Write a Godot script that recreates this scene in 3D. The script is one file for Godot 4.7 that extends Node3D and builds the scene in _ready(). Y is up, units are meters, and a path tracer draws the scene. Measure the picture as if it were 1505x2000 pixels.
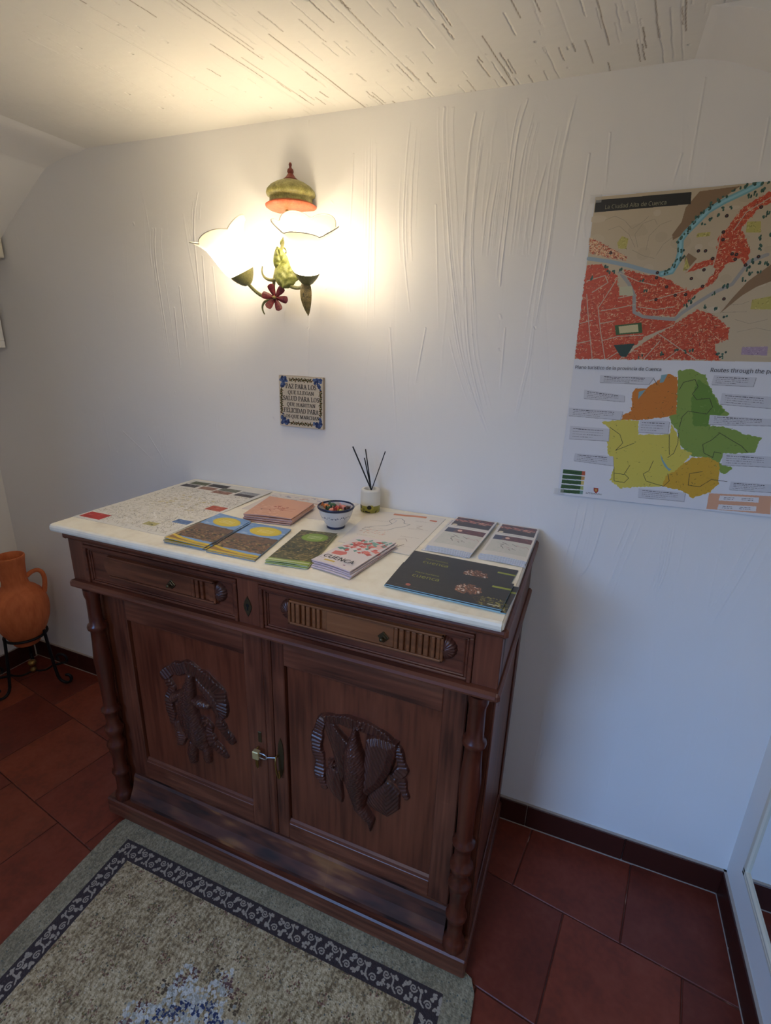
extends Node3D
# A landing with a carved sideboard, a two-armed wall lamp and tourist leaflets. Metres; the back wall is the plane z = 0, the floor y = 0.

const MAP_FRAME := [[5,4,616,2,748,645,1,648]]
const MAP_BAR := [[8,16,357,15,361,57,8,61]]
const MAP_HILL := [[385,15,520,8,442,63,417,83,386,126,352,164,320,182,314,162,340,118,346,68],[535,462,568,404,609,343,674,285,687,345,642,364,600,394],[384,232,418,254,386,299,373,252]]
const MAP_RIVER := [[587,3,542,26,478,54,427,84,386,131,362,159,348,184,354,230,351,261,334,298,299,306]]
const MAP_RIVER2 := [[304,305,250,295,171,270,86,250,8,236]]
const MAP_GREY := [[136,290,182,341,208,386,218,453,256,471,311,477,376,483,402,455,456,413,500,382,558,352,579,312,600,272,655,250]]
const MAP_RED := [[6,157,156,237,152,248,10,214],[3,261,60,260,133,307,139,345,212,397,219,442,267,471,377,488,379,505,269,556,187,647,3,647],[152,285,280,314,341,335,375,357,414,374,461,354,491,303,481,277,387,305,412,274,482,252,478,181,505,148,539,83,622,33,630,70,588,96,549,156,596,227,592,282,565,260,520,279,498,340,440,380,395,444,374,472,255,465,223,437,216,386,180,330],[384,499,452,445,516,467,580,516,583,560,537,582,569,642,193,646,292,562]]
const MAP_STREET := [[18,376,41,492,76,649],[143,296,108,367,72,435,96,534,129,648],[85,446,151,436,216,422],[4,498,55,484],[86,499,147,487],[107,569,168,551,267,545],[2,582,60,569],[269,556,379,505],[251,585,187,647],[336,567,283,645],[416,600,370,643],[315,533,428,606,487,644],[11,325,83,305,98,333,40,371],[228,431,300,443,367,433],[268,409,359,384,437,359],[485,167,482,257,477,308],[526,159,556,98,626,54],[146,396,199,386],[137,296,213,331,285,350],[135,648,177,616,255,609]]
const MAP_PARK := [[149,506,253,494,263,536,160,546],[156,587,239,580,214,636,191,634],[145,351,194,350,206,387,150,386]]
const MAP_YELLOW := [[565,132,610,133,617,172,568,169],[404,162,448,160,448,174,402,177],[379,247,397,284,376,299],[637,411,698,399,708,447,638,446],[113,181,128,156,154,168,151,205,121,203],[638,589,725,586,729,621,639,619]]
const MAP_DOT := [[601,85,493,107,492,163,418,226,443,227,537,242,552,245,551,262,627,256,590,284,473,256,450,296,411,327,326,356,456,357,363,389,401,387,294,404,540,406,283,320,283,301,93,218,496,190]]
const MAP_TREE := [[605,4,584,9,563,4,539,9,517,14,496,25,475,39,454,50,435,63,428,77,408,88,394,101,386,126,374,142,364,157,345,179,340,194,344,219,363,223,372,247,357,251,343,256,341,277,318,292,314,302,596,26,576,38,555,46,499,77,479,83,459,101,442,115,420,128,620,189,630,214,628,229,646,181,619,117,631,108,600,297,614,272,638,279,658,284,594,337,613,313,640,309,84,272,97,289,119,290,141,285,33,315,229,326,250,365,502,387,526,361,545,357,421,412,434,402,408,428,480,435,522,446,557,473,559,615,579,615,572,632,270,632,355,619,402,606,434,611,459,605]]
const MAP_CONTOUR := [[54,93,90,80,130,99,162,132,200,108,218,89],[194,202,176,153,201,114,241,101,254,122],[227,214,230,162,265,123,303,110],[267,237,287,196,323,167],[70,131,112,118,154,152,183,201],[174,211,220,235,264,247],[593,484,645,500,704,484],[608,532,672,516,722,527],[549,430,606,426,628,416],[544,457,627,455]]
const PROV_ORANGE := [[260,786,272,767,312,765,348,739,373,720,387,701,427,715,448,870,417,885,310,904,233,909,236,886,269,868]]
const PROV_GREEN := [[423,688,471,681,528,703,551,743,567,772,602,819,644,859,582,912,647,913,715,939,778,947,771,965,766,1015,657,1025,649,1070,700,1084,674,1119,648,1096,607,1048,540,1048,501,1019,480,995,466,945,439,915,421,878,446,858]]
const PROV_DARK := [[505,721,552,749,591,813,623,848,582,912,524,922,494,812]]
const PROV_YELLOW := [[150,924,251,905,305,911,314,969,435,960,439,915,478,982,490,1020,538,1035,513,1083,480,1126,444,1194,344,1209,272,1224,223,1188,234,1131,200,1065,186,1005,191,951]]
const PROV_GOLD := [[480,1126,513,1083,541,1055,607,1048,649,1070,660,1160,635,1202,573,1237,534,1208,444,1194,453,1142]]
const PROV_LAKE := [[413,1046,431,1078,456,1109,469,1114,461,1123,440,1104,424,1078],[286,782,313,771,295,803,288,816],[363,708,387,704,376,738,362,741]]
const PROV_ROUTE := [[442,766,453,735,494,722,510,751,494,782,514,805,561,797,578,832,562,863,490,855,472,881,469,926],[570,994,599,973,625,940,673,967,714,989,740,1014],[570,994,582,1031,618,1047,619,1022,646,1026],[190,945,237,975,254,1013,229,1049],[229,1049,302,1009],[470,951,475,995,466,1042,446,1063],[435,960,443,1011,450,1050],[233,1124,243,1192,287,1195,302,1172,281,1154,299,1111],[238,1155,281,1157],[359,1146,376,1178,413,1187,450,1194,469,1168,458,1135],[391,1082,380,1130,359,1146],[591,1112,543,1126,546,1179,592,1181,630,1144,691,1147],[334,721,355,751]]
const PROV_BOX := [[119,716,336,718,321,749,120,747],[60,782,230,800,234,828,61,821],[4,867,234,870,229,909,5,903],[19,950,189,952,193,1008,20,1011],[310,904,426,903,429,957,310,959],[560,702,709,706,706,743,556,740],[602,774,776,781,786,827,602,819],[574,866,795,870,800,897,576,906],[652,1025,827,1025,836,1068,656,1076],[55,1078,222,1077,230,1121,53,1113],[351,1215,541,1214,542,1254,354,1257],[704,1145,851,1142,858,1176,703,1181]]
const PROV_PEACH := [[633,1206,861,1192,872,1271,634,1277]]
const PROV_STRIP := [[675,1211,819,1203,821,1226,674,1234],[677,1251,817,1243,819,1265,676,1275]]
const PROV_LEGEND := [[12,1160,98,1160,98,1180,12,1180],[12,1186,98,1185,98,1203,12,1205],[12,1210,99,1208,100,1226,12,1229],[12,1234,100,1233,100,1250,11,1253],[12,1259,100,1255,100,1272,12,1275]]
const PROV_END := [[98,1160,112,1160,113,1180,98,1180],[98,1185,113,1185,113,1202,98,1203],[99,1208,113,1208,113,1226,100,1226],[100,1233,113,1232,114,1250,100,1250],[100,1255,114,1255,114,1272,100,1272]]
const PROV_CREST := [[159,1234,180,1234,181,1249,173,1261,161,1250]]
const RIDGE := [[0.644,1.949,0.645,1.802,0.645,1.507],[0.661,1.935,0.662,1.743,0.665,1.533],[0.748,1.968,0.741,1.874,0.742,1.717,0.768,1.547],[0.764,1.956,0.759,1.851,0.760,1.716],[0.831,1.991,0.834,1.913,0.866,1.680,0.899,1.511],[0.906,1.972,0.896,1.877,0.899,1.679,0.911,1.560],[0.925,1.920,0.916,1.808,0.919,1.676,0.942,1.512],[1.020,1.984,1.004,1.898,0.997,1.676,0.997,1.607],[1.032,1.938,1.018,1.852,1.014,1.676],[1.121,1.977,1.104,1.845,1.100,1.673,1.089,1.491],[1.075,1.857,1.062,1.778,1.058,1.675],[0.971,1.866,0.961,1.762,0.959,1.675],[1.359,1.978,1.363,1.792],[1.342,1.853,1.334,1.794],[1.481,1.900,1.485,1.806],[1.270,1.103,1.267,1.026,1.255,0.911],[1.317,1.092,1.301,0.948,1.280,0.892],[1.389,1.084,1.376,1.010,1.347,0.848],[1.371,1.059,1.352,0.958],[1.474,1.082,1.477,0.964,1.468,0.891],[1.460,0.965,1.467,0.859],[1.659,1.093,1.635,0.972,1.600,0.827],[0.103,1.868,0.077,1.742,0.085,1.421],[-0.069,1.783,-0.080,1.676,-0.062,1.417],[0.103,1.700,0.103,1.407],[0.005,1.617,0.012,1.419],[0.138,1.671,0.148,1.499],[-0.023,1.557,-0.021,1.370],[-0.193,1.135,-0.114,1.024],[-0.314,1.139,-0.182,1.044],[0.875,1.608,0.915,1.437,0.999,1.244],[0.912,1.607,0.934,1.450,0.980,1.310],[0.813,1.510,0.792,1.365],[1.019,1.513,1.021,1.365],[1.085,1.606,1.083,1.443,1.063,1.277],[0.712,1.508,0.747,1.192],[0.600,1.918,0.588,1.686],[0.823,1.792,0.848,1.510],[1.163,1.869,1.159,1.669],[1.199,1.903,1.205,1.799]]
const BIRD := [
	["band",0.0143,"carved_ribbon",0.0170,[0.7521,0.5975,0.7753,0.6016,0.8008,0.6056,0.8259,0.6105,0.8489,0.6119,0.8752,0.6058,0.9011,0.6016,0.9236,0.5906,0.9392,0.5790]],
	["band",0.013,"carved_ribbon",0.0181,[0.7502,0.5968,0.7375,0.5599,0.7314,0.5267,0.7328,0.4916,0.7392,0.4621,0.7396,0.4190,0.7510,0.3841]],
	["wing",0.0156,"carved_wing",0.0000,[0.7501,0.6081,0.7837,0.5892,0.8358,0.5399,0.8198,0.4792,0.8052,0.4121,0.7943,0.4313,0.7729,0.5066,0.7540,0.5675]],
	["wing",0.0156,"carved_leaf",0.0000,[0.7714,0.4610,0.7537,0.4396,0.7556,0.3923,0.7755,0.3691,0.8042,0.3474,0.8085,0.3690,0.8017,0.4357,0.7931,0.4486]],
	["leaf",0.0117,"carved_leaf",0.0000,[0.9175,0.4732,0.9336,0.4686,0.9581,0.4473,0.9582,0.3964,0.9273,0.3583,0.8920,0.3660,0.8645,0.3775,0.8742,0.4175]],
	["band",0.013,"carved_ribbon",0.0159,[0.9459,0.5796,0.9522,0.5468,0.9601,0.5202,0.9408,0.4900,0.9564,0.4864,0.9625,0.4644,0.9719,0.4437]],
	["wing",0.026,"carved_wing",0.0000,[0.8653,0.5857,0.8927,0.6012,0.9179,0.6009,0.9486,0.5975,0.9463,0.5603,0.9348,0.5075,0.9126,0.4575,0.8770,0.4107,0.8541,0.4066,0.8513,0.4501,0.8590,0.4878,0.8625,0.5230]],
	["caps",0.039,"carved_bird",0.0000,[0.8367,0.5997,0.0054,0.8353,0.5675,0.0122,0.8340,0.5266,0.0257,0.8399,0.4877,0.0330,0.8422,0.4509,0.0330,0.8483,0.4107,0.0257,0.8526,0.3690,0.0171,0.8717,0.3468,0.0142,0.8830,0.3365,0.0110,0.8825,0.3162,0.0068,0.8812,0.2906,0.0015]],
	["caps",0.0182,"carved_leg",0.0000,[0.7826,0.5822,0.0044,0.8083,0.5574,0.0049,0.8338,0.5387,0.0064]],
	["disc",0.0208,"carved_flower",0.0000,[0.7757,0.4682,0.0147]],
	["disc",0.0208,"carved_flower",0.0000,[0.8472,0.6074,0.0152]]]
const HARE := [
	["band",0.013,"carved_ribbon",0.0235,[0.2421,0.5634,0.2673,0.5870,0.3020,0.6052,0.3352,0.6179,0.3594,0.6106,0.3851,0.6011,0.4142,0.5869,0.4346,0.5683,0.4442,0.5402,0.4410,0.5035,0.4269,0.4826]],
	["band",0.0117,"carved_ribbon",0.0180,[0.2565,0.5557,0.2687,0.5312,0.2541,0.4874,0.2553,0.4459,0.2542,0.4115]],
	["leaf",0.0143,"carved_leaf",0.0000,[0.3542,0.6007,0.4041,0.5605,0.4310,0.5261,0.4353,0.4703,0.4096,0.4969,0.3868,0.5288,0.3596,0.5636]],
	["leaf",0.0156,"carved_leaf",0.0000,[0.2570,0.4168,0.2840,0.4286,0.3076,0.3712,0.2909,0.3385,0.2641,0.3307]],
	["band",0.0143,"carved_ribbon",0.0163,[0.3704,0.4587,0.3921,0.4437,0.3887,0.4196,0.3998,0.3922,0.4216,0.3772,0.4409,0.3570]],
	["band",0.013,"carved_ribbon",0.0180,[0.4264,0.4763,0.4419,0.4431,0.4666,0.4193]],
	["caps",0.0338,"carved_hare",0.0000,[0.3408,0.5934,0.0117,0.3339,0.5518,0.0204,0.3224,0.5079,0.0306,0.3222,0.4688,0.0365,0.3330,0.4309,0.0379,0.3513,0.3995,0.0335,0.3640,0.3766,0.0233]],
	["caps",0.026,"carved_paw",0.0000,[0.3241,0.5407,0.0082,0.3027,0.5238,0.0117,0.2786,0.5058,0.0160]],
	["caps",0.026,"carved_paw",0.0000,[0.3512,0.5174,0.0117,0.3724,0.5183,0.0175,0.3972,0.5166,0.0117]],
	["caps",0.0208,"carved_paw",0.0000,[0.3279,0.3651,0.0146,0.3218,0.3301,0.0181,0.3210,0.3032,0.0146]],
	["caps",0.0208,"carved_paw",0.0000,[0.3710,0.3813,0.0131,0.3766,0.3513,0.0152,0.3771,0.3232,0.0117]],
	["disc",0.0182,"carved_flower",0.0000,[0.2922,0.4918,0.0204]]]

const XL := -1.056
const XR := 1.786
const ZF := 2.05
const CEIL := 2.012
const TOP := 1.0014
var M := {}
var taken := {}
var rng := RandomNumberGenerator.new()

# ---------------------------------------------------------------- mesh building
class MB:
	var v := PackedVector3Array()
	var n := PackedVector3Array()
	var t := PackedVector2Array()
	func tri(a: Vector3, b: Vector3, c: Vector3, na: Vector3, nb: Vector3, nc: Vector3, ua := Vector2.ZERO, ub := Vector2.ZERO, uc := Vector2.ZERO) -> void:
		var g := (c - a).cross(b - a)
		if g.length_squared() < 1e-18:
			return
		if g.dot(na + nb + nc) >= 0.0:
			v.append(a); v.append(b); v.append(c); n.append(na); n.append(nb); n.append(nc); t.append(ua); t.append(ub); t.append(uc)
		else:
			v.append(a); v.append(c); v.append(b); n.append(na); n.append(nc); n.append(nb); t.append(ua); t.append(uc); t.append(ub)
	func quad(a: Vector3, b: Vector3, c: Vector3, d: Vector3, m: Vector3, ua := Vector2.ZERO, ub := Vector2.ZERO, uc := Vector2.ZERO, ud := Vector2.ZERO) -> void:
		tri(a, b, c, m, m, m, ua, ub, uc)
		tri(a, c, d, m, m, m, ua, uc, ud)
	func box(c: Vector3, s: Vector3, b := 0.0, r := Basis()) -> void:
		var h := s * 0.5
		b = minf(b, minf(h.x, minf(h.y, h.z)) * 0.98)
		for ax in 3:
			var i := (ax + 1) % 3
			var j := (ax + 2) % 3
			for sg in [-1.0, 1.0]:
				var q: Array[Vector3] = []
				for k in [[-1, -1], [1, -1], [1, 1], [-1, 1]]:
					var p := Vector3.ZERO
					p[ax] = sg * h[ax]; p[i] = k[0] * (h[i] - b); p[j] = k[1] * (h[j] - b)
					q.append(c + r * p)
				var m := Vector3.ZERO
				m[ax] = sg
				quad(q[0], q[1], q[2], q[3], r * m)
		if b <= 0.0:
			return
		for ax in 3:
			var i := (ax + 1) % 3
			var j := (ax + 2) % 3
			for si in [-1.0, 1.0]:
				for sj in [-1.0, 1.0]:
					var q: Array[Vector3] = []
					for k in [[-1, 0], [1, 0], [1, 1], [-1, 1]]:
						var p := Vector3.ZERO
						p[ax] = k[0] * (h[ax] - b)
						p[i] = si * (h[i] if k[1] == 0 else h[i] - b)
						p[j] = sj * (h[j] - b if k[1] == 0 else h[j])
						q.append(c + r * p)
					var m := Vector3.ZERO
					m[i] = si; m[j] = sj
					quad(q[0], q[1], q[2], q[3], r * m.normalized())
		for sx in [-1.0, 1.0]:
			for sy in [-1.0, 1.0]:
				for sz in [-1.0, 1.0]:
					var m := r * Vector3(sx, sy, sz).normalized()
					tri(c + r * Vector3(sx * h.x, sy * (h.y - b), sz * (h.z - b)), c + r * Vector3(sx * (h.x - b), sy * h.y, sz * (h.z - b)), c + r * Vector3(sx * (h.x - b), sy * (h.y - b), sz * h.z), m, m, m)
	func span(x0: float, x1: float, y0: float, y1: float, z0: float, z1: float, b := 0.0) -> void:
		box(Vector3((x0 + x1) * 0.5, (y0 + y1) * 0.5, (z0 + z1) * 0.5), Vector3(x1 - x0, y1 - y0, z1 - z0), b)
	# a closed 2D outline swept straight: f turns (outline point, 0 or 1) into a place
	func extrude(poly: PackedVector2Array, f: Callable) -> void:
		var k := poly.size()
		var mid := Vector3.ZERO
		for p in poly:
			mid += f.call(p, 0.5) / k
		var tris := Geometry2D.triangulate_polygon(poly)
		var ax: Vector3 = (f.call(poly[0], 1.0) - f.call(poly[0], 0.0)).normalized()
		for e in [0.0, 1.0]:
			var m := ax * (1.0 if e > 0.5 else -1.0)
			for q in range(0, tris.size(), 3):
				tri(f.call(poly[tris[q]], e), f.call(poly[tris[q + 1]], e), f.call(poly[tris[q + 2]], e), m, m, m)
		var ccw := 0.0
		for q in k:
			ccw += poly[q].cross(poly[(q + 1) % k])
		for q in k:
			var a: Vector3 = f.call(poly[q], 0.0)
			var b: Vector3 = f.call(poly[(q + 1) % k], 0.0)
			var d2: Vector2 = poly[(q + 1) % k] - poly[q]
			var o2 := Vector2(d2.y, -d2.x) * signf(ccw)
			var m: Vector3 = (f.call(poly[q] + o2, 0.0) - a).normalized()
			quad(a, b, f.call(poly[(q + 1) % k], 1.0), f.call(poly[q], 1.0), m)
	func lathe(prof: Array, o: Vector3, r := Basis(), segs := 24, a0 := 0.0, a1 := TAU) -> void:
		var k := prof.size()
		var sn: Array[Vector2] = []
		for q in k - 1:
			var d: Vector2 = prof[q + 1] - prof[q]
			sn.append(Vector2(d.y, -d.x).normalized())
		for q in k - 1:
			var n0 := sn[q]
			var n1 := sn[q]
			if q > 0 and sn[q - 1].dot(sn[q]) > 0.55:
				n0 = (sn[q - 1] + sn[q]).normalized()
			if q < k - 2 and sn[q + 1].dot(sn[q]) > 0.55:
				n1 = (sn[q + 1] + sn[q]).normalized()
			for s in segs:
				var c0 := lerpf(a0, a1, float(s) / segs)
				var c1 := lerpf(a0, a1, float(s + 1) / segs)
				var e0 := Vector3(cos(c0), 0, sin(c0))
				var e1 := Vector3(cos(c1), 0, sin(c1))
				var up := Vector3.UP
				var p00: Vector3 = o + r * (e0 * prof[q].x + up * prof[q].y)
				var p10: Vector3 = o + r * (e1 * prof[q].x + up * prof[q].y)
				var p01: Vector3 = o + r * (e0 * prof[q + 1].x + up * prof[q + 1].y)
				var p11: Vector3 = o + r * (e1 * prof[q + 1].x + up * prof[q + 1].y)
				var m00 := r * (e0 * n0.x + up * n0.y)
				var m10 := r * (e1 * n0.x + up * n0.y)
				var m01 := r * (e0 * n1.x + up * n1.y)
				var m11 := r * (e1 * n1.x + up * n1.y)
				var u0 := Vector2(float(s) / segs, float(q) / (k - 1))
				var u1 := Vector2(float(s + 1) / segs, float(q + 1) / (k - 1))
				tri(p00, p10, p11, m00, m10, m11, u0, Vector2(u1.x, u0.y), u1)
				tri(p00, p11, p01, m00, m11, m01, u0, u1, Vector2(u0.x, u1.y))
	func tube(pts: Array, rad, segs := 10) -> void:
		var k := pts.size()
		var rings: Array = []
		var nr: Array = []
		var up := Vector3(0.31, 0.77, 0.55)
		for q in k:
			var d: Vector3 = (pts[mini(q + 1, k - 1)] - pts[maxi(q - 1, 0)]).normalized()
			var s: Vector3 = (up - d * up.dot(d)).normalized()
			up = s
			var w: Vector3 = d.cross(s)
			var ra: float = rad[q] if rad is Array else rad
			var ring: Array[Vector3] = []
			var nn: Array[Vector3] = []
			for e in segs:
				var a := TAU * e / segs
				var m: Vector3 = s * cos(a) + w * sin(a)
				ring.append(pts[q] + m * ra); nn.append(m)
			rings.append(ring); nr.append(nn)
		for q in k - 1:
			for e in segs:
				var f := (e + 1) % segs
				tri(rings[q][e], rings[q][f], rings[q + 1][f], nr[q][e], nr[q][f], nr[q + 1][f])
				tri(rings[q][e], rings[q + 1][f], rings[q + 1][e], nr[q][e], nr[q + 1][f], nr[q + 1][e])
		for q in [0, k - 1]:
			var m: Vector3 = (pts[q] - pts[1 if q == 0 else k - 2]).normalized()
			for e in segs:
				tri(pts[q], rings[q][e], rings[q][(e + 1) % segs], m, m, m)
	# a smooth patch; thick > 0 gives it a second face and an edge
	func patch(nu: int, nv: int, f: Callable, thick := 0.0, wrap := false, under: MB = null, flip := false) -> void:
		var p: Array = []
		for j in nv + 1:
			for i in nu + 1:
				p.append(f.call(float(i) / nu, float(j) / nv))
		var w := nu + 1
		var m: Array = []
		for j in nv + 1:
			for i in nu + 1:
				var a: Vector3 = p[j * w + (i + 1 if i < nu else (1 if wrap else nu))]
				var b: Vector3 = p[j * w + (i - 1 if i > 0 else (nu - 1 if wrap else 0))]
				var c: Vector3 = p[mini(j + 1, nv) * w + i]
				var d: Vector3 = p[maxi(j - 1, 0) * w + i]
				var x := (a - b).cross(c - d)
				m.append(x.normalized() * (-1.0 if flip else 1.0) if x.length_squared() > 1e-20 else Vector3.UP)
		for j in nv:
			for i in nu:
				var q := [j * w + i, j * w + i + 1, (j + 1) * w + i + 1, (j + 1) * w + i]
				var uv := [Vector2(float(i) / nu, float(j) / nv), Vector2(float(i + 1) / nu, float(j) / nv), Vector2(float(i + 1) / nu, float(j + 1) / nv), Vector2(float(i) / nu, float(j + 1) / nv)]
				tri(p[q[0]], p[q[1]], p[q[2]], m[q[0]], m[q[1]], m[q[2]], uv[0], uv[1], uv[2])
				tri(p[q[0]], p[q[2]], p[q[3]], m[q[0]], m[q[2]], m[q[3]], uv[0], uv[2], uv[3])
		if thick <= 0.0:
			return
		var o: MB = under if under else self
		var lo := func(q: int) -> Vector3: return p[q] - m[q] * thick
		for j in nv:
			for i in nu:
				var q := [j * w + i, j * w + i + 1, (j + 1) * w + i + 1, (j + 1) * w + i]
				o.tri(lo.call(q[0]), lo.call(q[1]), lo.call(q[2]), -m[q[0]], -m[q[1]], -m[q[2]])
				o.tri(lo.call(q[0]), lo.call(q[2]), lo.call(q[3]), -m[q[0]], -m[q[2]], -m[q[3]])
		var rim: Array = []
		for i in nu:
			rim.append([i, i + 1, w]); rim.append([nv * w + i, nv * w + i + 1, -w])
		if not wrap:
			for j in nv:
				rim.append([j * w, (j + 1) * w, 1]); rim.append([j * w + nu, (j + 1) * w + nu, -1])
		for e in rim:
			var a: Vector3 = p[e[0]]
			var b: Vector3 = p[e[1]]
			var s: Vector3 = (a - p[e[0] + e[2]]).normalized()
			o.quad(a, b, lo.call(e[1]), lo.call(e[0]), s)
	func mesh(mat: Material, more: MB = null, mat2: Material = null) -> ArrayMesh:
		var am := ArrayMesh.new()
		for k in 2:
			var b: MB = self if k == 0 else more
			if b == null or b.v.is_empty():
				continue
			var arr := []
			arr.resize(Mesh.ARRAY_MAX)
			arr[Mesh.ARRAY_VERTEX] = b.v; arr[Mesh.ARRAY_NORMAL] = b.n; arr[Mesh.ARRAY_TEX_UV] = b.t
			am.add_surface_from_arrays(Mesh.PRIMITIVE_TRIANGLES, arr)
			am.surface_set_material(am.get_surface_count() - 1, mat if k == 0 else mat2)
		return am

func free_name(called: String, parent: Node) -> String:
	var key := str(parent.get_instance_id()) + called
	var k: int = taken.get(key, 0)
	taken[key] = k + 1
	return called if k == 0 else "%s_%03d" % [called, k]
func show_mesh(am: Mesh, called: String, parent: Node = self) -> MeshInstance3D:
	var o := MeshInstance3D.new()
	o.name = free_name(called, parent)
	o.mesh = am
	parent.add_child(o, true)
	return o
func put(b: MB, called: String, mat: Material, parent: Node = self) -> MeshInstance3D:
	return show_mesh(b.mesh(mat), called, parent)
func thing(called: String, label: String, category: String, at := Vector3.ZERO, group := "") -> Node3D:
	var o := Node3D.new()
	o.name = free_name(called, self)
	add_child(o, true)
	o.position = at
	tag(o, label, category, group)
	return o
func tag(o: Node, label: String, category: String, group := "", kind := "") -> void:
	if label: o.set_meta("label", label)
	if category: o.set_meta("category", category)
	if group: o.set_meta("group", group)
	if kind: o.set_meta("kind", kind)
func structure(called: String) -> Node3D:
	var o := Node3D.new()
	o.name = free_name(called, self)
	add_child(o, true)
	o.set_meta("kind", "structure")
	return o

# ---------------------------------------------------------------- pictures and materials
func c8(r: int, g: int, b: int) -> Color:
	return Color8(r, g, b)
func mat(col: Color, rough := 0.6, metal := 0.0) -> StandardMaterial3D:
	var m := StandardMaterial3D.new()
	m.albedo_color = col
	m.roughness = rough
	m.metallic = metal
	return m
func tex(img: Image) -> ImageTexture:
	return ImageTexture.create_from_image(img)
func printed(img: Image, rough := 0.45) -> StandardMaterial3D:
	var m := mat(Color.WHITE, rough)
	m.albedo_texture = tex(img)
	return m
func grey_noise(w: int, h: int, freq: float, sd: int, oct := 3, kind := FastNoiseLite.TYPE_SIMPLEX_SMOOTH) -> Image:
	var f := FastNoiseLite.new()
	f.noise_type = kind; f.frequency = freq; f.seed = sd; f.fractal_octaves = oct
	var im := f.get_seamless_image(w, h)
	im.convert(Image.FORMAT_L8)
	return im
func blend(a: Image, b: Image, share: float) -> Image:
	var x := a.get_data()
	var y := b.get_data()
	var s := int(share * 256.0)
	for k in x.size():
		x[k] = (x[k] * (256 - s) + y[k] * s) >> 8
	return Image.create_from_data(a.get_width(), a.get_height(), false, Image.FORMAT_L8, x)
func ramp(l: Image, cols: Array, lo := 40, hi := 215) -> Image:
	var g := Gradient.new()
	g.offsets = PackedFloat32Array(); g.colors = PackedColorArray()
	var off := PackedFloat32Array()
	var pc := PackedColorArray()
	for k in cols.size():
		off.append(float(k) / (cols.size() - 1)); pc.append(cols[k])
	g.offsets = off; g.colors = pc
	var lut := PackedByteArray()
	for k in 256:
		var c := g.sample(clampf(float(k - lo) / (hi - lo), 0, 1))
		lut.append(c.r8); lut.append(c.g8); lut.append(c.b8)
	var d := l.get_data()
	var o := PackedByteArray()
	o.resize(d.size() * 3)
	for k in d.size():
		var q := d[k] * 3
		o[k * 3] = lut[q]; o[k * 3 + 1] = lut[q + 1]; o[k * 3 + 2] = lut[q + 2]
	return Image.create_from_data(l.get_width(), l.get_height(), false, Image.FORMAT_RGB8, o)
func canvas(w: int, h: int, col: Color) -> Image:
	var im := Image.create_empty(w, h, false, Image.FORMAT_RGB8)
	im.fill(col)
	return im
func poly(im: Image, p: Array, col: Color) -> void:
	var k := p.size() / 2
	var y0 := 1e9
	var y1 := -1e9
	for q in k:
		y0 = minf(y0, p[q * 2 + 1]); y1 = maxf(y1, p[q * 2 + 1])
	for y in range(maxi(0, int(floor(y0))), mini(im.get_height() - 1, int(ceil(y1))) + 1):
		var xs: Array[float] = []
		var yc := y + 0.5
		for q in k:
			var ax: float = p[q * 2]
			var ay: float = p[q * 2 + 1]
			var bx: float = p[(q * 2 + 2) % (k * 2)]
			var by: float = p[(q * 2 + 3) % (k * 2)]
			if (ay <= yc) != (by <= yc):
				xs.append(ax + (bx - ax) * (yc - ay) / (by - ay))
		xs.sort()
		for q in range(0, xs.size() - 1, 2):
			var a := maxi(0, int(round(xs[q])))
			var b := mini(im.get_width(), int(round(xs[q + 1])))
			if b > a:
				im.fill_rect(Rect2i(a, y, b - a, 1), col)
func disc(im: Image, x: float, y: float, r: float, col: Color, ry := -1.0) -> void:
	if ry < 0: ry = r
	for yy in range(maxi(0, int(y - ry)), mini(im.get_height() - 1, int(y + ry)) + 1):
		var d := (yy + 0.5 - y) / ry
		if absf(d) >= 1.0:
			continue
		var w := r * sqrt(1.0 - d * d)
		var a := maxi(0, int(round(x - w)))
		var b := mini(im.get_width(), int(round(x + w)))
		if b > a:
			im.fill_rect(Rect2i(a, yy, b - a, 1), col)
func stroke(im: Image, p: Array, w: float, col: Color) -> void:
	var k := p.size() / 2
	for q in k - 1:
		var a := Vector2(p[q * 2], p[q * 2 + 1])
		var b := Vector2(p[q * 2 + 2], p[q * 2 + 3])
		var s := (b - a).orthogonal().normalized() * w * 0.5
		poly(im, [a.x + s.x, a.y + s.y, b.x + s.x, b.y + s.y, b.x - s.x, b.y - s.y, a.x - s.x, a.y - s.y], col)
		if w > 2.5:
			disc(im, b.x, b.y, w * 0.5, col)
# a thin line with soft edges
func crack(im: Image, pts: Array, half: float, col: Color, share: float) -> void:
	var w := im.get_width()
	var h := im.get_height()
	for q in pts.size() - 1:
		var a: Vector2 = pts[q]
		var b: Vector2 = pts[q + 1]
		var steps := maxi(2, int(absf(a.y - b.y)) + 1)
		for s in steps:
			var p := a.lerp(b, float(s) / steps)
			var y := int(p.y)
			if y < 0 or y >= h:
				continue
			for dx in range(-2, 4):
				var x := int(p.x) + dx
				if x < 0 or x >= w:
					continue
				var e := (x + 0.5 - p.x) / half
				im.set_pixel(x, y, im.get_pixel(x, y).lerp(col, share * exp(-e * e)))
func vec2s(p: Array) -> PackedVector2Array:
	var o := PackedVector2Array()
	for q in range(0, p.size(), 2):
		o.append(Vector2(p[q], p[q + 1]))
	return o
func dabs(im: Image, area: Rect2, count: int, s0: float, s1: float, cols: Array, flat := 1.0) -> void:
	for k in count:
		var x := rng.randf_range(area.position.x, area.end.x)
		var y := rng.randf_range(area.position.y, area.end.y)
		var s := rng.randf_range(s0, s1)
		disc(im, x, y, s, cols[rng.randi() % cols.size()], s * flat * rng.randf_range(0.6, 1.2))
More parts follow.
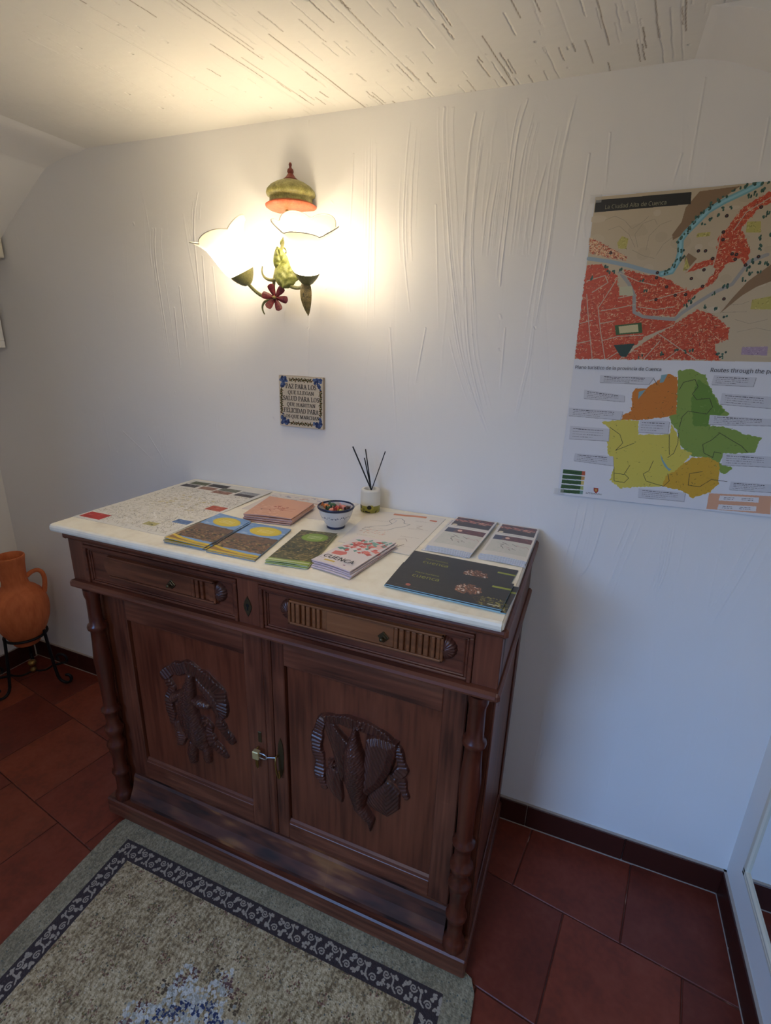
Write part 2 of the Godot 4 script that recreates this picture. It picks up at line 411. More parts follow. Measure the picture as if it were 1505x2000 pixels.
func text_lines(im: Image, x: float, y: float, w: float, n: int, step: float, col: Color, h := 1.5) -> void:
	for k in n:
		var xx := x
		while xx < x + w * (1.0 if k < n - 1 else 0.6):
			var l := rng.randf_range(4, 14)
			im.fill_rect(Rect2i(int(xx), int(y + k * step), int(minf(l, x + w - xx)) + 1, maxi(1, int(h))), col)
			xx += l + 3
func lettering(parent: Node, words: String, width: float, at: Transform3D, m: Material, font := "Droid Sans") -> MeshInstance3D:
	var f := SystemFont.new()
	f.font_names = PackedStringArray([font])
	var tm := TextMesh.new()
	tm.text = words; tm.font = f; tm.font_size = 32; tm.pixel_size = 0.01; tm.depth = 0.01; tm.curve_step = 2.0
	tm.horizontal_alignment = HORIZONTAL_ALIGNMENT_LEFT
	tm.vertical_alignment = VERTICAL_ALIGNMENT_CENTER
	tm.material = m
	var k := width / maxf(tm.get_aabb().size.x, 0.01)
	var o := MeshInstance3D.new()
	o.name = free_name("lettering", parent)
	o.mesh = tm
	parent.add_child(o, true)
	o.transform = at * Transform3D(Basis.from_scale(Vector3(k, k, 0.02)), Vector3(-tm.get_aabb().position.x * k, 0, 0))
	return o

# ---------------------------------------------------------------- start
func _ready() -> void:
	rng.seed = 41
	# camera
	var cam := Camera3D.new()
	cam.name = "camera"
	cam.fov = 90.464
	cam.near = 0.02
	add_child(cam)
	cam.transform = Transform3D(Basis(Vector3(0.92578213, 0.03049009, -0.37682597), Vector3(-0.14411987, 0.94993903, -0.27720986), Vector3(0.34950954, 0.31094405, 0.8838308)), Vector3(1.25104, 1.46163, 1.34849))
	cam.current = true
	# sky seen through the open doorway behind the camera, and the exposure
	var env := Environment.new()
	var sky := Sky.new()
	var air := ProceduralSkyMaterial.new()
	air.sky_top_color = Color(0.30, 0.52, 0.95)
	air.sky_horizon_color = Color(0.50, 0.68, 1.0)
	air.ground_horizon_color = Color(0.42, 0.52, 0.68)
	air.ground_bottom_color = Color(0.30, 0.34, 0.40)
	air.sun_angle_max = 0.0
	air.energy_multiplier = SKY_ENERGY
	sky.sky_material = air
	env.background_mode = Environment.BG_SKY
	env.sky = sky
	env.tonemap_mode = Environment.TONE_MAPPER_LINEAR
	env.tonemap_exposure = EXPOSURE
	env.sdfgi_enabled = true
	env.ssao_enabled = true
	env.ssil_enabled = true
	var we := WorldEnvironment.new()
	we.name = "world"
	we.environment = env
	add_child(we)
	# the patch of sky that shines down through the doorway behind the camera
	var day := AreaLight3D.new()
	day.name = "sky_daylight"
	day.area_size = Vector2(1.3, 1.05)
	day.area_normalize_energy = false
	day.light_color = Color(0.52, 0.73, 1.0)
	day.light_energy = DAY_ENERGY
	day.area_range = 12.0
	day.shadow_enabled = true
	add_child(day)
	day.look_at_from_position(Vector3(-0.12, 2.36, 3.6), Vector3(1.2, 0.5, 0.0))
	materials()
	room()
	sideboard()
	wall_lamp()
	ceiling_lamp()
	poster()
	wall_tile()
	table_top()
	jar_and_stand()
	rug()

const SKY_ENERGY := 0.1
const EXPOSURE := 1.5
const DAY_ENERGY := 4.2
const LAMP_ENERGY := 0.006
const CEILING_ENERGY := 0.125
const SHADE_GLOW := 12.0
const DOOR_X0 := -0.10
const DOOR_X1 := 1.15
const DOOR_Y1 := 1.85

func wood(vertical: bool, sd: int, cols: Array, rough: float) -> StandardMaterial3D:
	var fine := grey_noise(512, 24, 0.06, sd, 3)
	fine.resize(512, 512, Image.INTERPOLATE_CUBIC)
	var broad := grey_noise(128, 32, 0.03, sd + 7, 3)
	broad.resize(512, 512, Image.INTERPOLATE_CUBIC)
	var l := blend(fine, broad, 0.55)
	if not vertical:
		l.rotate_90(CLOCKWISE)
	var m := mat(Color.WHITE, rough)
	m.albedo_texture = tex(ramp(l, cols))
	m.heightmap_enabled = true
	m.heightmap_texture = tex(l)
	m.heightmap_scale = 0.035
	m.uv1_triplanar = true
	m.uv1_scale = Vector3.ONE * 2.1
	return m

func materials() -> void:
	var dark := [c8(62, 29, 19), c8(94, 48, 32), c8(110, 60, 41), c8(130, 75, 52)]
	M.wv = wood(true, 3, dark, 0.40)
	M.wh = wood(false, 11, dark, 0.40)
	M.panel = wood(true, 23, [c8(76, 34, 21), c8(104, 52, 33), c8(118, 62, 41)], 0.36)
	M.column = wood(true, 31, [c8(62, 26, 16), c8(88, 40, 25), c8(108, 52, 32)], 0.28)
	M.carve = wood(true, 37, [c8(56, 29, 22), c8(82, 44, 33), c8(98, 56, 42)], 0.33)
	M.plaque_dark = wood(false, 47, [c8(74, 38, 24), c8(108, 60, 38), c8(126, 74, 48)], 0.4)
	M.plaque = wood(false, 43, [c8(96, 56, 32), c8(128, 78, 46), c8(146, 94, 58)], 0.42)
	var wl := blend(grey_noise(64, 128, 0.03, 61, 4), grey_noise(64, 128, 0.11, 62, 2), 0.4)
	wl.resize(1024, 512, Image.INTERPOLATE_CUBIC)
	M.worn = mat(Color.WHITE, 0.62)
	M.worn.albedo_texture = tex(ramp(wl, [c8(40, 22, 16), c8(78, 40, 27), c8(96, 52, 34), c8(140, 90, 52), c8(160, 108, 64)], 60, 225))
	M.worn.uv1_triplanar = true
	M.worn.uv1_scale = Vector3(1.3, 2.6, 2.6)
	M.brass = mat(c8(150, 122, 70), 0.42, 1.0)
	M.lock_brass = mat(c8(222, 204, 150), 0.32, 0.7)
	M.steel = mat(c8(190, 196, 206), 0.22, 1.0)
	M.oldbrass = mat(c8(92, 80, 58), 0.5, 0.9)
	M.iron = mat(c8(22, 22, 24), 0.5, 0.4)
	M.hole = mat(c8(10, 8, 7), 0.9)
	# marble: cream with soft grey and tan clouds and a few veins
	var mb := blend(grey_noise(512, 512, 0.010, 5, 5), grey_noise(512, 512, 0.05, 6, 3), 0.35)
	M.marble = mat(Color.WHITE, 0.28)
	M.marble.albedo_texture = tex(ramp(mb, [c8(228, 218, 196), c8(244, 236, 216), c8(249, 243, 226)], 30, 200))
	M.marble.uv1_triplanar = true
	M.marble.uv1_scale = Vector3.ONE * 1.4
	# terracotta in a few tones
	for k in 4:
		var tl := blend(grey_noise(256, 256, 0.012, 70 + k, 4), grey_noise(256, 256, 0.08, 80 + k, 3), 0.4)
		var t: Color = [c8(116, 45, 26), c8(124, 50, 29), c8(106, 40, 24), c8(132, 57, 32)][k]
		var m := mat(Color.WHITE, [0.52, 0.56, 0.50, 0.58][k])
		m.albedo_texture = tex(ramp(tl, [t.darkened(0.14), t, t.lightened(0.05)]))
		m.uv1_triplanar = true
		m.uv1_scale = Vector3.ONE * 2.3
		m.heightmap_enabled = true
		m.heightmap_texture = tex(tl)
		m.heightmap_scale = 0.06
		M["clay%d" % k] = m
	M.skirting = mat(c8(66, 27, 19), 0.42)
	M.grout = mat(Color.WHITE, 0.9)
	M.grout.albedo_texture = tex(ramp(blend(grey_noise(256, 256, 0.02, 95, 3), grey_noise(256, 256, 0.1, 96, 2), 0.3), [c8(70, 34, 24), c8(84, 44, 32), c8(96, 56, 42), c8(176, 140, 122)], 90, 215))
	M.grout.uv1_triplanar = true
	M.grout.uv1_scale = Vector3.ONE * 1.1
	M.pale_grout = mat(c8(172, 158, 146), 0.9)
	var jl := blend(grey_noise(256, 64, 0.05, 91, 3), grey_noise(256, 64, 0.12, 92, 3), 0.4)
	jl.resize(256, 256, Image.INTERPOLATE_CUBIC)
	M.jar = mat(Color.WHITE, 0.75)
	M.jar.albedo_texture = tex(ramp(jl, [c8(186, 96, 52), c8(204, 112, 64), c8(216, 126, 76)]))
	M.jar.uv1_triplanar = true
	M.jar.uv1_scale = Vector3.ONE * 3.0
	M.white = mat(c8(240, 238, 235), 0.85)
	M.cream = mat(c8(222, 214, 196), 0.6)
	M.paper = mat(c8(232, 230, 226), 0.6)
	M.mirror = mat(c8(236, 240, 240), 0.02, 1.0)
	M.black = mat(c8(24, 23, 22), 0.6)
	M.ink = mat(c8(52, 48, 48), 0.7)
	M.brown_ink = mat(c8(46, 32, 28), 0.6)

# ---------------------------------------------------------------- the room
func ridge_line(d: PackedFloat32Array, w: int, h: int, pts: Array, amp: float, half: float) -> void:
	for q in pts.size() - 1:
		var a: Vector2 = pts[q]
		var b: Vector2 = pts[q + 1]
		var steps := maxi(2, int(a.distance_to(b) * 1.3))
		for s in steps:
			var p := a.lerp(b, float(s) / steps)
			var fade := 1.0
			if q == 0: fade = minf(1.0, 0.25 + 1.5 * s / steps)
			if q == pts.size() - 2: fade = minf(1.0, 0.25 + 1.5 * (steps - s) / steps)
			for dx in range(-int(half * 2.5) - 1, int(half * 2.5) + 2):
				var x := int(p.x) + dx
				var y := int(p.y)
				if x < 0 or y < 0 or x >= w or y >= h:
					continue
				var e := (x + 0.5 - p.x) / half
				var k := y * w + x
				var val := amp * fade * exp(-e * e)
				if absf(val) > absf(d[k]):
					d[k] = val
func smooth_path(p: Array, scale: float, ox: float, oy: float) -> Array:
	var c := Curve2D.new()
	var q := vec2s(p)
	for k in q.size():
		var t := (q[mini(k + 1, q.size() - 1)] - q[maxi(k - 1, 0)]) / 5.0
		c.add_point(q[k], -t, t)
	var o: Array = []
	for v in c.tessellate(4, 2):
		o.append(Vector2((v.x - ox) * scale, (oy - v.y) * scale))
	return o
func height_image(d: PackedFloat32Array, w: int, h: int, base: Image) -> Image:
	var o := base.get_data()
	for k in o.size():
		var f := d[k]
		if f != 0.0:
			o[k] = clampi(o[k] + int(f), 0, 255)
	return Image.create_from_data(w, h, false, Image.FORMAT_L8, o)
func plaster(h: Image, cm: float, col: Image = null) -> StandardMaterial3D:
	var m := mat(c8(240, 238, 236), 0.75)
	if col:
		m.albedo_color = Color.WHITE
		m.albedo_texture = tex(col)
	m.heightmap_enabled = true
	m.heightmap_texture = tex(h)
	m.heightmap_scale = cm
	return m

func room() -> void:
	# back wall: trowelled plaster with long raised ridges
	var s := 640.0
	var w := int((XR - XL) * s)
	var h := int(CEIL * s)
	var d := PackedFloat32Array()
	d.resize(w * h)
	for r in RIDGE:
		var p := smooth_path(r, s, XL, CEIL)
		ridge_line(d, w, h, p, rng.randf_range(20, 38), rng.randf_range(0.9, 1.3))
		for k in rng.randi_range(2, 5):
			var off := rng.randf_range(-16, 16)
			var cut := rng.randi_range(0, maxi(0, p.size() - 4))
			var p2: Array = []
			for q in range(cut / 2, p.size() - cut / 3):
				p2.append(p[q] + Vector2(off + q * 0.25, 0))
			if p2.size() > 2:
				ridge_line(d, w, h, p2, rng.randf_range(9, 24), rng.randf_range(0.7, 1.1))
	for k in 420:
		var x := rng.randf_range(0, w)
		var y := rng.randf_range(0, h * 0.85)
		var l := rng.randf_range(30, 190)
		var sl := rng.randf_range(-0.12, 0.16)
		var p: Array = []
		for q in 7:
			p.append(Vector2(x + sl * l * q / 6.0 + sin(q * 0.9 + k) * 1.5, y + l * q / 6.0))
		ridge_line(d, w, h, p, rng.randf_range(-7, 12), rng.randf_range(0.7, 1.6))
	for k in 60:
		var x := rng.randf_range(0, w)
		var y := rng.randf_range(0, h)
		ridge_line(d, w, h, [Vector2(x, y), Vector2(x + rng.randf_range(-3, 5), y + rng.randf_range(3, 9))], rng.randf_range(-30, 40), rng.randf_range(0.9, 1.6))
	var base := blend(grey_noise(512, 512, 0.006, 15, 4), grey_noise(512, 512, 0.045, 16, 3), 0.25)
	base.resize(w, h, Image.INTERPOLATE_CUBIC)
	base = blend(base, canvas_l(w, h, 120), 0.72)
	M.wall = plaster(height_image(d, w, h, base), 0.9)
	var b := MB.new()
	var bo := MB.new()
	b.quad(Vector3(XL, 0, 0), Vector3(XR, 0, 0), Vector3(XR, CEIL, 0), Vector3(XL, CEIL, 0), Vector3.BACK, Vector2(0, 1), Vector2(1, 1), Vector2(1, 0), Vector2(0, 0))
	bo.span(XL - 0.15, XR + 0.15, -0.15, CEIL + 0.15, -0.15, -0.0005)
	var o := show_mesh(b.mesh(M.wall, bo, M.white), "wall_back")
	tag(o, "white trowelled plaster wall with raised streaks behind the sideboard", "", "", "structure")
	# plain walls
	for e in [["wall_left", XL - 0.15, XL, 0.0], ["wall_right", XR, XR + 0.15, 0.0]]:
		b = MB.new()
		b.span(e[1], e[2], -0.15, CEIL + 0.15, 0, ZF)
		o = put(b, e[0], M.white)
		o.set_meta("kind", "structure")
	# the wall behind the camera, open at a doorway
	b = MB.new()
	b.span(XL - 0.15, DOOR_X0, -0.15, CEIL + 0.15, ZF, ZF + 0.2)
	b.span(DOOR_X1, XR + 0.15, -0.15, CEIL + 0.15, ZF, ZF + 0.2)
	b.span(DOOR_X0, DOOR_X1, DOOR_Y1, CEIL + 0.15, ZF, ZF + 0.2)
	b.span(DOOR_X0, DOOR_X1, -0.15, 0.0, ZF, ZF + 0.2)
	o = put(b, "wall_front", M.white)
	o.set_meta("kind", "structure")
	# ceiling: painted boards and plaster, scored along its length
	s = 600.0
	w = 1716
	h = 720
	d = PackedFloat32Array()
	d.resize(w * h)
	var col := canvas(w, h, c8(240, 237, 230))
	for k in 1900:
		var x := rng.randf_range(-80, w)
		var right := clampf((x / s - 1.25) / 0.5, 0.0, 1.0)
		var y := rng.randf_range(-60, h)
		var l := rng.randf_range(8, 60) if rng.randf() < 0.75 else rng.randf_range(60, 240)
		var deep := rng.randf() < right * 0.8
		var p: Array = []
		for q in 8:
			p.append(Vector2(x - 0.135 * l * q / 7.0 + rng.randf_range(-0.6, 0.6), y + l * q / 7.0))
		ridge_line(d, w, h, p, rng.randf_range(-60, -16) if deep else rng.randf_range(-12, 16), rng.randf_range(0.6, 0.85) if deep else rng.randf_range(0.7, 1.5))
		if deep and rng.randf() < 0.3:
			crack(col, p, rng.randf_range(0.45, 0.65), c8(122, 106, 88), rng.randf_range(0.4, 0.8))
	for k in 160:
		var x := rng.randf_range(w * 0.4, w)
		var y := rng.randf_range(0, h)
		ridge_line(d, w, h, [Vector2(x, y), Vector2(x - 1, y + rng.randf_range(2, 8))], rng.randf_range(-90, -30), rng.randf_range(0.8, 1.6))
	base = blend(grey_noise(512, 256, 0.006, 18, 4), grey_noise(512, 256, 0.05, 19, 3), 0.25)
	base.resize(w, h, Image.INTERPOLATE_CUBIC)
	base = blend(base, canvas_l(w, h, 130), 0.7)
	M.ceiling = plaster(height_image(d, w, h, base), 1.0, col)
	b = MB.new()
	bo = MB.new()
	var v1 := ZF * s / h
	b.quad(Vector3(XL, CEIL, 0), Vector3(XR, CEIL, 0), Vector3(XR, CEIL, ZF), Vector3(XL, CEIL, ZF), Vector3.DOWN, Vector2(0, 0), Vector2((XR - XL) * s / w, 0), Vector2((XR - XL) * s / w, v1), Vector2(0, v1))
	bo.span(XL - 0.15, XR + 0.15, CEIL + 0.0005, CEIL + 0.15, 0, ZF)
	o = show_mesh(b.mesh(M.ceiling, bo, M.white), "ceiling")
	o.set_meta("kind", "structure")
	# sloping edge of the ceiling along the left wall, and the short splay in the right corner
	b = MB.new()
	var prof := PackedVector2Array([Vector2(-0.30, CEIL + 0.004), Vector2(-0.35, 2.004), Vector2(-0.414, 1.996), Vector2(-0.455, 1.988), Vector2(-0.49, 1.979), Vector2(-0.527, 1.961), Vector2(-0.65, 1.877), Vector2(-0.746, 1.808), Vector2(XL, 1.585), Vector2(XL, CEIL + 0.004)])
	b.extrude(eased(prof, 2), func(p: Vector2, e: float) -> Vector3: return Vector3(p.x, p.y, lerpf(0.0, ZF, e)))
	o = put(b, "trim_1", M.white)
	tag(o, "white plastered slope between ceiling and left wall", "", "", "structure")
	b = MB.new()
	prof = PackedVector2Array([Vector2(1.318, CEIL + 0.004), Vector2(1.35, 2.009), Vector2(1.375, 2.005), Vector2(1.41, 1.995), Vector2(1.47, 1.9715), Vector2(XR, 1.845), Vector2(XR, CEIL + 0.004)])
	b.extrude(eased(prof, 2), func(p: Vector2, e: float) -> Vector3: return Vector3(p.x, p.y, lerpf(0.0, 0.172, e)))
	o = put(b, "trim_2", M.white)
	tag(o, "short white splay under the ceiling in the right corner", "", "", "structure")
	# floor: square clay tiles in running bond, laid askew to the wall
	var fl := structure("floor")
	b = MB.new()
	b.span(XL - 0.15, XR + 0.15, -0.15, -0.0025, 0, ZF + 0.2)
	put(b, "grout_bed", M.grout, fl)
	var room2 := PackedVector2Array([Vector2(XL, 0.0), Vector2(XR, 0.0), Vector2(XR, ZF), Vector2(XL, ZF)])
	var ua := Vector2(cos(0.15), sin(0.15))
	var va := Vector2(-sin(0.15), cos(0.15))
	var o2 := Vector2(1.374, 0.239)
	var ts := 0.286
	for row in range(-4, 14):
		for cl in range(-13, 6):
			var off := 0.0 if posmod(row, 2) == 0 else 0.5
			var q := PackedVector2Array()
			for k in [[0, 0], [1, 0], [1, 1], [0, 1]]:
				q.append(o2 + ua * (cl + off + k[0]) * ts + va * (row + k[1]) * ts)
			var gap := Geometry2D.offset_polygon(q, -0.0013)
			if gap.is_empty():
				continue
			for pc in Geometry2D.intersect_polygons(gap[0], room2):
				var area := 0.0
				for k in pc.size():
					area += pc[k].cross(pc[(k + 1) % pc.size()]) * 0.5
				if absf(area) < 0.0006:
					continue
				b = MB.new()
				clay(b, pc, rng.randf_range(-0.0006, 0.0006))
				put(b, "floor_tile", M["clay%d" % (rng.randi() % 4)], fl)
	# skirting of clay tiles
	var sk := structure("baseboard_back")
	var x := 1.24 - 0.287 * 8
	while x < XR:
		var x0 := maxf(x, XL)
		var x1 := minf(x + 0.285, XR)
		if x1 > x0 + 0.01:
			b = MB.new()
			b.span(x0, x1, 0.001, 0.084, 0.0, 0.010, 0.002)
			put(b, "skirting_tile", M.skirting, sk)
		x += 0.287
	b = MB.new()
	b.span(XL, XR, 0.083, 0.0862, 0.0, 0.0075)
	b.span(XL, XR, -0.001, 0.0022, 0.0, 0.0118)
	put(b, "grout_line", M.pale_grout, sk)
	for side in [["baseboard_left", XL, 1.0, 0.02], ["baseboard_right", XR, -1.0, -0.124]]:
		sk = structure(side[0])
		var z: float = side[3]
		while z < ZF:
			var z0 := maxf(z, 0.0105)
			b = MB.new()
			b.box(Vector3(side[1] + side[2] * 0.005, 0.0425, (z0 + z + 0.285) * 0.5), Vector3(0.010, 0.083, z + 0.285 - z0), 0.002)
			put(b, "skirting_tile", M.skirting, sk)
			z += 0.287
		b = MB.new()
		b.box(Vector3(side[1] + side[2] * 0.00375, 0.0846, ZF * 0.5), Vector3(0.0075, 0.0032, ZF))
		b.box(Vector3(side[1] + side[2] * 0.0059, 0.0006, ZF * 0.5), Vector3(0.0118, 0.0032, ZF))
		put(b, "grout_line", M.pale_grout, sk)
	# left wall: a boxed pelmet and a small cupboard whose edges just show
	b = MB.new()
	b.span(XL, -0.762, 1.716, 1.790, 0.012, 0.75, 0.003)
	o = put(b, "pelmet_box", M.cream)
	tag(o, "cream boxed pelmet on the left wall under the sloping ceiling", "pelmet")
	var cu := thing("wall_cupboard", "shallow off-white cupboard on the left wall below the pelmet", "cupboard")
	b = MB.new()
	b.span(XL, -0.865, 1.41, 1.565, 0.014, 0.5, 0.003)
	put(b, "body", M.white, cu)
	b = MB.new()
	b.span(-0.865, -0.846, 1.41, 1.435, 0.014, 0.5, 0.002)
	b.span(-0.865, -0.846, 1.54, 1.565, 0.014, 0.5, 0.002)
	b.span(-0.865, -0.846, 1.435, 1.54, 0.014, 0.035, 0.002)
	b.span(-0.865, -0.846, 1.435, 1.54, 0.479, 0.5, 0.002)
	put(b, "door_frame", M.white, cu)
	b = MB.new()
	b.span(-0.866, -0.862, 1.436, 1.539, 0.036, 0.478)
	put(b, "door_panel", mat(c8(120, 112, 98), 0.6), cu)
	# mirror on the right wall
	var mi := thing("wall_mirror", "tall mirror in a thin cream frame on the right wall", "mirror")
	b = MB.new()
	b.span(XR - 0.008, XR - 0.001, 0.232, 1.62, 0.128, 0.83)
	put(b, "glass", M.mirror, mi)
	b = MB.new()
	for e in [[0.215, 0.2235], [0.2262, 0.2335], [1.618, 1.635]]:
		b.span(XR - 0.014, XR, e[0], e[1], 0.115, 0.845, 0.001)
	b.span(XR - 0.014, XR, 0.215, 1.635, 0.115, 0.1295, 0.001)
	b.span(XR - 0.014, XR, 0.215, 1.635, 0.8285, 0.845, 0.001)
	put(b, "frame", M.cream, mi)

# the outline with its bends rounded; the last `keep` corners stay sharp
func eased(p: PackedVector2Array, keep: int) -> PackedVector2Array:
	var n := p.size() - keep + 1
	var o := PackedVector2Array()
	for k in n - 1:
		for s in 5:
			o.append(p[k].cubic_interpolate(p[k + 1], p[maxi(k - 1, 0)], p[mini(k + 2, n - 1)], s / 5.0))
	for k in range(n - 1, p.size()):
		o.append(p[k])
	return o
func canvas_l(w: int, h: int, v: int) -> Image:
	var im := Image.create_empty(w, h, false, Image.FORMAT_L8)
	im.fill(Color8(v, v, v))
	return im
# a clay tile from its outline: bevelled top, sides down into the bed
func clay(b: MB, pc: PackedVector2Array, lift: float) -> void:
	var k := pc.size()
	var c := Vector2.ZERO
	for p in pc:
		c += p / k
	var area := 0.0
	for q in k:
		area += pc[q].cross(pc[(q + 1) % k])
	var sg := signf(area)
	var inner: Array[Vector2] = []
	for q in k:
		var a := (pc[q] - pc[posmod(q - 1, k)]).normalized()
		var e := (pc[(q + 1) % k] - pc[q]).normalized()
		var na := Vector2(-a.y, a.x) * sg
		var ne := Vector2(-e.y, e.x) * sg
		inner.append(pc[q] + (na + ne) / maxf(0.6, 1.0 + na.dot(ne)) * 0.002)
	for q in range(1, k - 1):
		b.tri(v3(inner[0], lift), v3(inner[q], lift), v3(inner[q + 1], lift), Vector3.UP, Vector3.UP, Vector3.UP)
	for q in k:
		var r := (q + 1) % k
		var e := (pc[r] - pc[q]).normalized()
		var out := Vector3(e.y * sg, 0, -e.x * sg)
		b.quad(v3(inner[q], lift), v3(inner[r], lift), v3(pc[r], lift - 0.0012), v3(pc[q], lift - 0.0012), (out + Vector3.UP).normalized())
		b.quad(v3(pc[q], lift - 0.0012), v3(pc[r], lift - 0.0012), v3(pc[r], -0.004), v3(pc[q], -0.004), out)
func v3(p: Vector2, y: float) -> Vector3:
	return Vector3(p.x, y, p.y)

# ---------------------------------------------------------------- the sideboard
func near_on(p: Vector2, a: Vector2, b: Vector2) -> Vector2:   # (distance to the segment, place along it 0..1)
	var d := b - a
	var t := clampf((p - a).dot(d) / maxf(d.length_squared(), 1e-12), 0, 1)
	return Vector2(p.distance_to(a + d * t), t)
func carving(door: Node, e: Array, z: float, m: Material) -> void:
	var kind: String = e[0]
	var top: float = e[1]
	var half: float = e[3]
	var f: Array = e[4]
	var stride := 3 if kind == "caps" or kind == "disc" else 2
	var pts := PackedVector2Array()
	var rad := PackedFloat32Array()
	for q in range(0, f.size(), stride):
		pts.append(Vector2(f[q], f[q + 1]))
		rad.append(f[q + 2] if stride == 3 else half)
	var lo := pts[0]
	var hi := pts[0]
	for q in pts.size():
		lo = lo.min(pts[q] - Vector2.ONE * (rad[q] + 0.004)); hi = hi.max(pts[q] + Vector2.ONE * (rad[q] + 0.004))
	var cell := 0.0017
	var w := int((hi.x - lo.x) / cell) + 2
	var h := int((hi.y - lo.y) / cell) + 2
	var z_at := PackedFloat32Array()
	z_at.resize(w * h)
	var rmax := 0.0
	for r in rad: rmax = maxf(rmax, r)
	var axis := (pts[pts.size() / 2] - pts[0]).normalized()
	for j in h:
		for i in w:
			var p := lo + Vector2(i, j) * cell
			var v := 0.0
			if kind == "caps":
				for q in pts.size() - 1:
					var n := near_on(p, pts[q], pts[q + 1])
					var r := lerpf(rad[q], rad[q + 1], n.y)
					if n.x < r:
						v = maxf(v, top * pow(r / rmax, 0.6) * sqrt(1.0 - n.x * n.x / (r * r)))
				if v > 0.004:
					v += 0.0011 * sin(p.x * 640.0 + sin(p.y * 300.0) * 1.5) * sin(p.y * 520.0)
			elif kind == "band":
				var s := 0.0
				var best := 1e9
				var along := 0.0
				for q in pts.size() - 1:
					var n := near_on(p, pts[q], pts[q + 1])
					var len := pts[q].distance_to(pts[q + 1])
					if n.x < best:
						best = n.x; along = s + n.y * len
					s += len
				var wide := half * (1.0 - 0.35 * pow(absf(along / maxf(s, 1e-6) - 0.5) * 2.0, 3.0)) * (0.92 + 0.1 * sin(along * 120.0))
				if best < wide:
					v = top * (0.62 + 0.38 * pow(absf(sin(along * PI / 0.0105)), 0.7)) * minf(1.0, (wide - best) / 0.0025) * (0.8 + 0.2 * cos(along * 70.0))
			elif kind == "disc":
				var d := (p - pts[0])
				var r := rad[0] * (0.8 + 0.2 * cos(5.0 * d.angle()))
				if d.length() < r:
					v = top * sqrt(1.0 - pow(d.length() / r, 2.0)) * (0.7 + 0.3 * absf(sin(d.length() / rad[0] * 6.0)))
			else:
				if Geometry2D.is_point_in_polygon(p, pts):
					var ed := 1e9
					for q in pts.size():
						ed = minf(ed, near_on(p, pts[q], pts[(q + 1) % pts.size()]).x)
					var across := (p - pts[0]).cross(axis)
					var al := (p - pts[0]).dot(axis)
					v = top * minf(1.0, ed / 0.004) * (0.55 + 0.45 * minf(1.0, ed / 0.02))
					if kind == "wing":
						v *= 0.80 + 0.20 * absf(sin(across * PI / 0.0095 + al * 30.0))
					else:
						v *= 0.82 + 0.18 * absf(sin((al + absf(across) * 1.2) * PI / 0.013))
			z_at[j * w + i] = v
	var b := MB.new()
	for j in h - 1:
		for i in w - 1:
			var q := [j * w + i, j * w + i + 1, (j + 1) * w + i + 1, (j + 1) * w + i]
			if z_at[q[0]] + z_at[q[1]] + z_at[q[2]] + z_at[q[3]] <= 0.0:
				continue
			var p: Array[Vector3] = []
			var m3: Array[Vector3] = []
			for k in q:
				var x: int = k % w
				var y: int = k / w
				p.append(Vector3(lo.x + x * cell, lo.y + y * cell, z + z_at[k] - 0.0012))
				var gx := (z_at[y * w + mini(x + 1, w - 1)] - z_at[y * w + maxi(x - 1, 0)]) / (2 * cell)
				var gy := (z_at[mini(y + 1, h - 1) * w + x] - z_at[maxi(y - 1, 0) * w + x]) / (2 * cell)
				m3.append(Vector3(-gx, -gy, 1).normalized())
			b.tri(p[0], p[1], p[2], m3[0], m3[1], m3[2])
			b.tri(p[0], p[2], p[3], m3[0], m3[2], m3[3])
	put(b, e[2], m, door)

